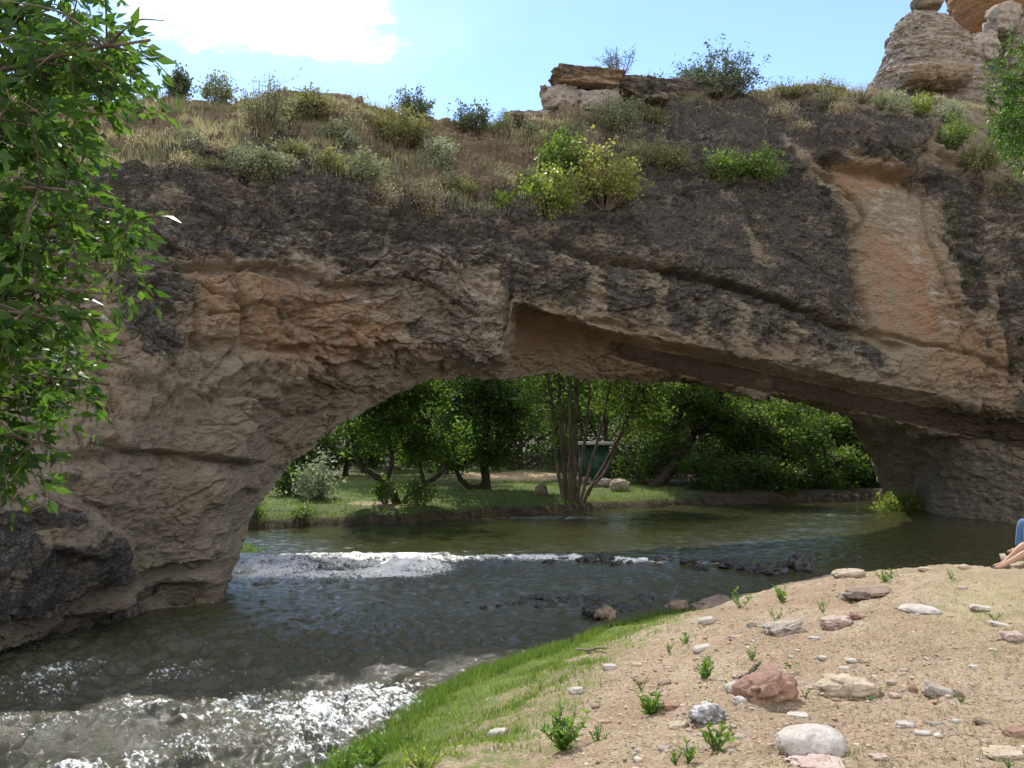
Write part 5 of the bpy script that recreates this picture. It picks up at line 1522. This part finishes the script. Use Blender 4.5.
# ---- the leafy tree at the left border, close to the camera
def near_tree():
    r = np.random.default_rng(17)
    bx, by = -5.6, 6.0
    base = np.array([bx, by, float(ground_z(bx, by)[0]) - .1])
    root = thing('boxelder_tree', 'leafy green tree hanging in from the left border, close to the camera', 'tree', base)
    gt, gl = Geo(), Geo()
    trunk = pchip([0, 1, 2, 3, 4], [base, base + [.1, .1, 1.6], base + [.0, .2, 3.2], base + [.25, .1, 4.8], base + [.2, 0, 6.6]], np.linspace(0, 4, 30))
    gt.tube(trunk, np.linspace(.17, .05, 30), 9)
    limbs = [((135, 70, 5.6), .045), ((165, 215, 5.3), .04), ((120, 295, 5.6), .04), ((60, 450, 6.0), .035), ((60, 20, 6.2), .05), ((100, 150, 6.4), .04), ((20, 330, 5.4), .035), ((110, 385, 6.8), .03), ((40, 110, 5.0), .035), ((90, 245, 6.6), .03), ((30, 230, 6.8), .03), ((20, 400, 6.6), .03), ((-30, 60, 5.5), .04), ((-40, 300, 5.8), .04), ((70, 190, 5.0), .03), ((60, 320, 5.1), .03), ((60, -60, 6.6), .04), ((-60, -120, 7.4), .045), ((110, -40, 6.2), .035), ((-20, -30, 7.6), .04), ((40, -150, 7.2), .04), ((150, 40, 5.0), .03)]
    P, D, A = [], [], []
    for (x, y, Y), r0 in limbs:
        e = at(x, y, Y)
        k = np.argmin(np.abs(trunk[:, 2] - (e[2] - .5))); a = trunk[k]
        tt = np.linspace(0, 1, 14)[:, None]
        mid = (a + e) / 2 + np.array([0, 0, .45]) + r.normal(size=3) * .15
        path = (1 - tt) ** 2 * a + 2 * tt * (1 - tt) * mid + tt ** 2 * e
        gt.tube(path, np.linspace(r0, .008, 14), 6)
        nt_ = 48
        for j in range(nt_):
            s = r.uniform(.28, 1.0) ** .8; i = min(int(s * 13), 12); p = path[i]
            d = r.normal(size=3) * np.array([.30, .30, .26]); d[2] -= .08
            q = p + d * (1.25 - .5 * s)
            sp = np.stack([p, (p + q) / 2 + [0, 0, .06], q - [0, 0, .05]])
            sp = pchip([0, 1, 2], sp, np.linspace(0, 2, 6)); gt.tube(sp, np.linspace(.008, .003, 6), 4)
            # compound leaves, drooping
            for u in np.linspace(.15, 1, 6):
                f = u * 5; kk = min(int(f), 4); pp = sp[kk] + (sp[kk + 1] - sp[kk]) * (f - kk)
                dr = (q - p) / (np.linalg.norm(q - p) + 1e-6) + r.normal(size=3) * .6
                stem = dr * .10; stem[2] -= .03
                for v in (-1, 0, 1, 2, -2):
                    if abs(v) == 2 and r.random() < .4: continue
                    P.append(pp + stem * (1 - .3 * abs(v))); dd = dr + v * .55 * np.cross(dr, [0, 0, 1.]) + np.array([0, 0, -.45]); D.append(dd)
    P = np.array(P); D = np.array(D)
    # thin it to the outline the tree has against the rock
    px, py = project(P)
    lim = np.interp(py, [-260, -60, 30, 60, 90, 130, 170, 215, 250, 290, 330, 360, 400, 450, 480, 520], [140, 120, 128, 165, 178, 170, 192, 200, 168, 156, 148, 120, 124, 104, 74, 20])
    k = px < lim + r.normal(size=len(px)) * 24
    gl.leaves(P[k], .104, .40, 0., dirs=D[k], r=r)
    gt.build('trunk', M_BARK, root, smooth_=True, loc=base); gl.build('crown', M_LEAF['near'], root, loc=base)
near_tree()

# ---- willow at the right border, in front of the right end of the arch
b = np.array([13.6, 20.0, float(ground_z(13.6, 20.)[0])])
def right_tree():
    r = np.random.default_rng(19); base = b.copy(); base[0] = 15.5; base[2] = max(0.0, float(ground_z(15.5, 20.)[0]))
    root = thing('willow_tree', 'bright green willow at the right border, top right of the photo', 'tree', base)
    gt, gl = Geo(), Geo()
    top = at(1120, 20, 21)
    tr = pchip([0, 1, 2, 3], [base - [0, 0, .3], base + [-.2, .2, 4], base + [-.6, .3, 8], top], np.linspace(0, 3, 24))
    gt.tube(tr, np.linspace(.32, .07, 24), 9)
    P = []
    ends = [(1005, 50, 20), (990, 80, 20.4), (985, 115, 20), (1000, 140, 20.5), (1010, 100, 19.6), (1020, 60, 20.5), (1030, 30, 20), (1040, 110, 20), (1050, 70, 20.5), (1060, 150, 20), (1015, 125, 19.5), (1035, 155, 20.5), (1080, 40, 20), (1100, 110, 20.5), (1000, 90, 20.8), (1070, 200, 20), (1120, 170, 20), (1100, -20, 20)]
    for x, y, Y in ends:
        e = at(x, y, Y); k = np.argmin(np.abs(tr[:, 2] - e[2] + .6)); a = tr[k]
        tt = np.linspace(0, 1, 10)[:, None]; mid = (a + e) / 2 + np.array([0, 0, .7])
        path = (1 - tt) ** 2 * a + 2 * tt * (1 - tt) * mid + tt ** 2 * e
        gt.tube(path, np.linspace(.06, .012, 10), 5)
        for j in range(16):
            p = path[min(9, int(r.uniform(.35, 1) * 10))] + r.normal(size=3) * .18
            L = r.uniform(.5, 1.3); s = np.linspace(0, 1, 26)[:, None]
            dr = np.append(r.normal(size=2) * .25, -1.0) * L
            strand = p + dr * s + np.array([0, 0, .15]) * (s * (1 - s))
            gt.tube(strand[::5], .006, 3)
            P.append(np.repeat(strand, 3, 0) + r.normal(size=(78, 3)) * .05)
    P = np.concatenate(P); px, py = project(P)
    lim = np.interp(py, [-100, 20, 45, 60, 90, 120, 150, 175, 230], [1060, 1012, 998, 990, 984, 986, 992, 1016, 1050])
    P = P[px > lim + r.normal(size=len(px)) * 3]
    gl.leaves(P, .15, .26, 0., droop=.9, r=r)
    gt.build('trunk', M_BARK, root, smooth_=True, loc=base); gl.build('crown', M_LEAF['near'], root, loc=base)
right_tree()

# ================================================================== SMALL THINGS
def box(g, c, half, yaw=0., m=0, bev=0.0):
    x, y, z = half
    V = np.array([[sx * x, sy * y, sz * z] for sx in (-1, 1) for sy in (-1, 1) for sz in (-1, 1)], float)
    ct, s_ = math.cos(yaw), math.sin(yaw)
    V = np.stack([V[:, 0] * ct - V[:, 1] * s_, V[:, 0] * s_ + V[:, 1] * ct, V[:, 2]], 1) + np.asarray(c)
    g.add(V, [[0, 1, 3, 2], [4, 6, 7, 5], [0, 4, 5, 1], [2, 3, 7, 6], [0, 2, 6, 4], [1, 5, 7, 3]], m=m)

def plain(name, c, rough=.7, var=.25, scale=8):
    m, n, out = new_mat(name)
    f = noise(n, coords(n), scale, 5, .65)
    principled(n, out, mixc(n, mapr(n, f, .3, .7), tuple(v * (1 - var) for v in c), tuple(min(1, v * (1 + var)) for v in c)), rough, f, .3, .01)
    return m
M_SHED = plain('green_painted_boards', (.030, .085, .055), .75, .45, 3)
M_ROOF = plain('pale_roof_edge', (.55, .55, .52), .6, .15)
M_WHITE = plain('white_painted_board', (.72, .72, .70), .5, .08)
M_WOOD = bark_mat('weathered_wood', (.13, .095, .07), (.26, .2, .15), 9)

sb = gp(594, 492, 47.6)
t = thing('green_shed', 'small green outhouse half hidden behind the slender stems', 'shed', sb)
s = 47.6 / F_PX; hw = 14 * s; hh = 2.15
g = Geo()
for k in range(10):
    box(g, (-hw + (k + .5) * hw / 5, -.75, hh / 2), (hw / 10 - .008, .02, hh / 2))
    box(g, (-hw + (k + .5) * hw / 5, .75, hh / 2), (hw / 10 - .008, .02, hh / 2))
for k in range(8):
    for sx in (-1, 1): box(g, (sx * (hw - .015), -.73 + (k + .5) * 1.46 / 8, hh / 2), (.02, 1.46 / 16 - .008, hh / 2 - .01))
g.build('wall', M_SHED, t)
g = Geo(); box(g, (.0, .0, hh + .07), (hw + .18, .98, .05)); box(g, (0, -.97, hh + .03), (hw + .2, .02, .09)); g.build('roof', M_ROOF, t)
g = Geo(); box(g, (.1, -.785, .98), (.36, .015, .95)); g.build('door', M_SHED, t)

def far_pile(name, label, cat, x, y, Y, w, h, m, seed, **kw):
    p = gp(x, y, Y); s = Y / F_PX
    V, T = rock_shape(4, (w * s / 2, w * s * .4, h * s / 2 * 1.3), seed, rough=.32, boxy=kw.pop('boxy', .2), **kw)
    o = mesh_obj(name, V, tris=T, mat=M_ST[m]); o.location = p + np.array([0, 0, h * s * .3])
    return add_props(o, label, cat)
far_pile('tree_stump', 'dark brown stump left of the slender stems', 'stump', 541, 500, 40.5, 13, 11, 'brown', 71, boxy=.4)
far_pile('bank_boulder', 'pale tan boulder on the far bank right of the slender stems', 'boulder', 620, 505, 44, 20, 11, 'tan', 72)
far_pile('bank_boulder', 'whitish boulder just behind the slender stems, far bank', 'boulder', 603, 501, 45, 16, 9, 'white', 73)
far_pile('bank_boulder', 'small pinkish boulder in front of the green shed', 'boulder', 585, 496, 47, 14, 8, 'pink', 74)

p = gp(388, 470, 58.5)
t = thing('notice_board', 'small white board on posts behind the leaning tree', 'sign', p)
s = 58.5 / F_PX
g = Geo(); box(g, (0, 0, .75), (4 * s, .02, 3 * s)); g.build('board', M_WHITE, t)
for sx in (-1, 1):
    g = Geo(); box(g, (sx * 3 * s, .05, .38), (.035, .03, .42)); g.build('post', M_WOOD, t)

p = at(857, 519, 38.5)
g = Geo(); g.tube([[0, 0, -.6], [.01, 0, .1], [.0, 0, .42]], [.035, .035, .03], 7)
o = g.build('wooden_stake', M_WOOD); o.location = (p[0], p[1], .15)
add_props(o, 'short dark stake standing in the calm water near the right pier', 'stake')

# driftwood
def stick(name, label, pts, rad, mat, sprigs=0):
    P = np.array([RAY_CACHE(x, y) if RAY_CACHE(x, y) is not None else ground_hit(x, y, bank_z) for x, y, _ in pts]); P[:, 2] += [h for _, _, h in pts]
    r = np.random.default_rng(3); g = Geo(); q = pchip(np.arange(len(P)), P, np.linspace(0, len(P) - 1, 18))
    q += r.normal(size=q.shape) * rad * .3
    g.tube(q, np.interp(np.linspace(0, 1, 18), [0, .06, .5, 1], [rad * .15, rad * .8, rad, rad * .12]), 7)
    for k in range(sprigs):
        i = r.integers(4, 16); e = q[i] + r.normal(size=3) * .09 + [0, 0, .05]
        g.tube(np.linspace(q[i], e, 4), np.linspace(rad * .5, .003, 4), 5)
    base = q.mean(0)
    o = g.build(name, mat, smooth_=True, loc=base); o.location = base
    return add_props(o, label, 'driftwood')
stick('driftwood', 'short dark piece of driftwood behind the reddish rock', [(739, 680, .012), (747, 675, .02), (754, 670, .02), (761, 664, .015)], .026, M_DBARK, 2)
stick('fallen_branch', 'thin grey branch lying across the grass near the water', [(574, 649, .03), (588, 651, .04), (600, 651, .05), (613, 650, .03)], .016, M_WOOD, 3)
stick('fallen_branch', 'bleached stick on the stony left slope', [(632, 678, .02), (640, 686, .02), (648, 676, .03)], .012, M_WOOD, 2)

# ================================================================== PEOPLE AT THE RIGHT BORDER
def skin(name, joints, edges, mat, parent, root=0, sub=2):
    me = bpy.data.meshes.new(name)
    me.from_pydata([j[:3] for j in joints], edges, []); me.update()
    o = bpy.data.objects.new(name, me); C.objects.link(o)
    md = o.modifiers.new('s', 'SKIN'); md.use_smooth_shade = True
    sv = me.skin_vertices[0].data
    for i, j in enumerate(joints):
        rr = j[3]; sv[i].radius = (rr, rr) if not isinstance(rr, tuple) else rr; sv[i].use_root = (i == root)
    o.modifiers.new('d', 'SUBSURF').levels = sub
    dg = bpy.context.evaluated_depsgraph_get(); dg.update()
    m2 = bpy.data.meshes.new_from_object(o.evaluated_get(dg))
    m2.materials.clear(); m2.materials.append(mat)
    bpy.data.objects.remove(o); bpy.data.meshes.remove(me)
    m2.name = name
    for p_ in m2.polygons: p_.use_smooth = True
    o = bpy.data.objects.new(name, m2); C.objects.link(o); o.parent = parent
    return o
M_SKIN = plain('tanned_skin', (.40, .23, .15), .5, .06)
M_JEANS = plain('blue_denim', (.10, .17, .30), .85, .22, 30)
M_KHAKI = plain('khaki_cotton', (.30, .25, .17), .85, .1)
M_SHIRT = plain('white_cotton_shirt', (.62, .62, .60), .85, .05)
M_SHIRT2 = plain('grey_blue_cotton_shirt', (.22, .27, .33), .85, .08)
M_HAIR = plain('brown_hair', (.06, .04, .025), .7, .3, 40)
M_SHOE = plain('dark_leather_sandal', (.06, .045, .035), .6, .2)

def person(label, base, yaw, knees, feet, hip, trouser, shirt, bare_shin, scale=1.):
    """a seated figure facing local -X; base is the ground under the hips"""
    root = thing('person', label, 'person', base); root.rotation_euler = (0, 0, yaw)
    H = np.array([0, 0, hip]); ch = H + [.10, 0, .30]; nk = H + [.12, 0, .52]; hd = H + [.08, 0, .70]
    J = [(*H, .125), (*(H + [.05, 0, .16]), .12), (*ch, .135), (*nk, .055), (*(nk + [-.01, 0, .08]), .055), (*(hd + [0, 0, -.03]), .085), (*(hd + [0, 0, .07]), .09), (*(hd + [.01, 0, .13]), .05)]
    E = [(0, 1), (1, 2), (2, 3), (3, 4), (4, 5), (5, 6), (6, 7)]
    def limb(par, pts):
        k = par
        for p in pts:
            J.append(tuple(p)); E.append((k, len(J) - 1)); k = len(J) - 1
        return k
    legs = []
    for sgn, kn, ft in ((1, knees[0], feet[0]), (-1, knees[1], feet[1])):
        kn = np.array(kn, float); ft = np.array(ft, float)
        hp = H + [-.02, sgn * .10, -.01]
        th = (hp + kn) / 2; sh = kn * .62 + ft * .38
        toe = ft + np.array([-.17, sgn * .02, -.055])
        legs.append((hp, th, kn, sh, ft, toe))
        limb(0, [(*hp, .088), (*th, .078), (*kn, .056), (*sh, .054), (*(kn * .25 + ft * .75), .040), (*ft, .036), (*(ft + [-.07, 0, -.04]), .036), (*toe, .024)])
    arms = []
    for sgn in (1, -1):
        s0 = ch + [.02, sgn * .19, .12]; el = s0 + np.array([.05, sgn * .06, -.27]); kn = np.array(knees[0 if sgn > 0 else 1], float)
        wr = el * .25 + (kn + [.10, 0, .08]) * .75
        d = (wr - el); d *= .25 / np.linalg.norm(d); wr = el + d
        arms.append((s0, el, wr))
        k = limb(2, [(*s0, .055), (*((s0 + el) / 2), .045), (*el, .036), (*((el + wr) / 2), .034), (*wr, .024), (*(wr + d * .3), .032)])
        fd = d / np.linalg.norm(d)
        side = np.array([0, 1., 0])
        for f in range(4):
            a0 = wr + d * .34 + side * (f - 1.5) * .02
            limb(k, [(*a0, .010), (*(a0 + fd * .045 + [0, 0, -.012]), .009), (*(a0 + fd * (.075 - .01 * abs(f - 1.3)) + [0, 0, -.035]), .007)])
        a0 = wr + d * .15 - side * sgn * .03
        limb(k, [(*a0, .012), (*(a0 + fd * .035 - side * sgn * .015 + [0, 0, -.012]), .010)])
    body = skin('body', J, E, M_SKIN, root)
    # clothes: slightly larger sleeves over the same bones
    J2, E2 = [], []
    def chain(pts, par=None):
        k = par
        for p in pts:
            J2.append(tuple(p))
            if k is not None: E2.append((k, len(J2) - 1))
            k = len(J2) - 1
        return k
    chain([(*H, .145), (*(H + [.04, 0, .12]), .135)])
    for hp, th, kn, sh, ft, toe in legs:
        pts = [(*hp, .105), (*th, .094), (*(th * .25 + kn * .75), .08)]
        if not bare_shin: pts += [(*kn, .074), (*sh, .068), (*(kn * .2 + ft * .8), .056), (*(kn * .06 + ft * .94), .055)]
        chain(pts, 0)
    skin('trousers' if not bare_shin else 'shorts', J2, E2, trouser, root)
    J2.clear(); E2.clear()
    chain([(*(H + [.03, 0, .06]), .145), (*(H + [.05, 0, .18]), .135), (*ch, .152), (*(nk + [0, 0, -.03]), .075)])
    for s0, el, wr in arms: chain([(*s0, .07), (*((s0 + el) / 2), .06)], 2)
    skin('shirt', J2, E2, shirt, root)
    V, T = ICO[4]
    hv = V[V[:, 2] > -2] * np.array([.103, .092, .11]) * (1 + .05 * perlin(V * 4)[:, None])
    front = (V[:, 0] < -.35) & (V[:, 2] < .45)
    hv = np.where((front | (V[:, 2] < -.55))[:, None], hv * .82, hv)
    o = mesh_obj('hair', hv + hd + [.015, 0, .05], tris=T, mat=M_HAIR, parent=body, smooth_=True)
    gf = Geo()
    gf.tube([hd + [-.085, 0, .045], hd + [-.105, 0, .0], hd + [-.09, 0, -.01]], [.010, .017, .010], 8)
    for sy in (-1, 1):
        gf.tube([hd + [.0, sy * .083, .03], hd + [.01, sy * .094, .01], hd + [.0, sy * .083, -.02]], [.012, .02, .012], 8)
    gf.build('nose_and_ears', M_SKIN, body, smooth_=True)
    ge = Geo()
    for sy in (-1, 1): ge.add(ICO[2][0] * .011 + hd + [-.083, sy * .034, .04], T=ICO[2][1])
    ge.build('eyes', M_SHOE, body, smooth_=True)
    gm = Geo(); gm.tube([hd + [-.083, -.025, -.045], hd + [-.09, 0, -.047], hd + [-.083, .025, -.045]], [.004, .007, .004], 6)
    gm.build('mouth', plain('lips', (.32, .13, .11), .5, .05), body, smooth_=True)
    for hp, th, kn, sh, ft, toe in legs:
        g = Geo(); mid = (ft + toe) / 2; 
        g.tube([ft + [.05, 0, -.055], ft + [-.05, 0, -.075], toe + [-.02, 0, -.03]], [.035, .042, .03], 8)
        g.build('sandal', M_SHOE, root, smooth_=True)
    return root
def bz(x, y): return float(bank_z(x, y)[0])
# bare legged person sitting on the ground, shins stretched down the bank
xk, yk = 7.78, 13.2
person('person sitting at the right border with a bare tanned leg stretched toward the water', (7.97, 13.0, bz(7.97, 13.0)), R(0),
       [(-.45, .12, .36), (-.50, -.10, .29)], [(-.74, .14, .09), (-.86, -.10, .10)], .12, M_KHAKI, M_SHIRT, True)
# the one in jeans, on a rock a little behind
px_, py_ = 8.60, 14.1
o = None
V, T = rock_shape(4, (.72, .42, .52), 88, rough=.25, boxy=.4)
o = mesh_obj('seat_rock', V, tris=T, mat=M_ST['tan']); o.location = (px_ - .08, py_ + .05, bz(px_, py_) + .02)
add_props(o, 'tan rock the person in blue jeans sits on at the right border', 'stone')
person('person in blue jeans sitting on a rock at the right border, knee in view', (px_, py_, bz(px_, py_)), R(4),
       [(-.50, .12, .84), (-.56, -.12, .82)], [(-.58, .12, .42), (-.60, -.13, .40)], .66, M_JEANS, M_SHIRT2, False)
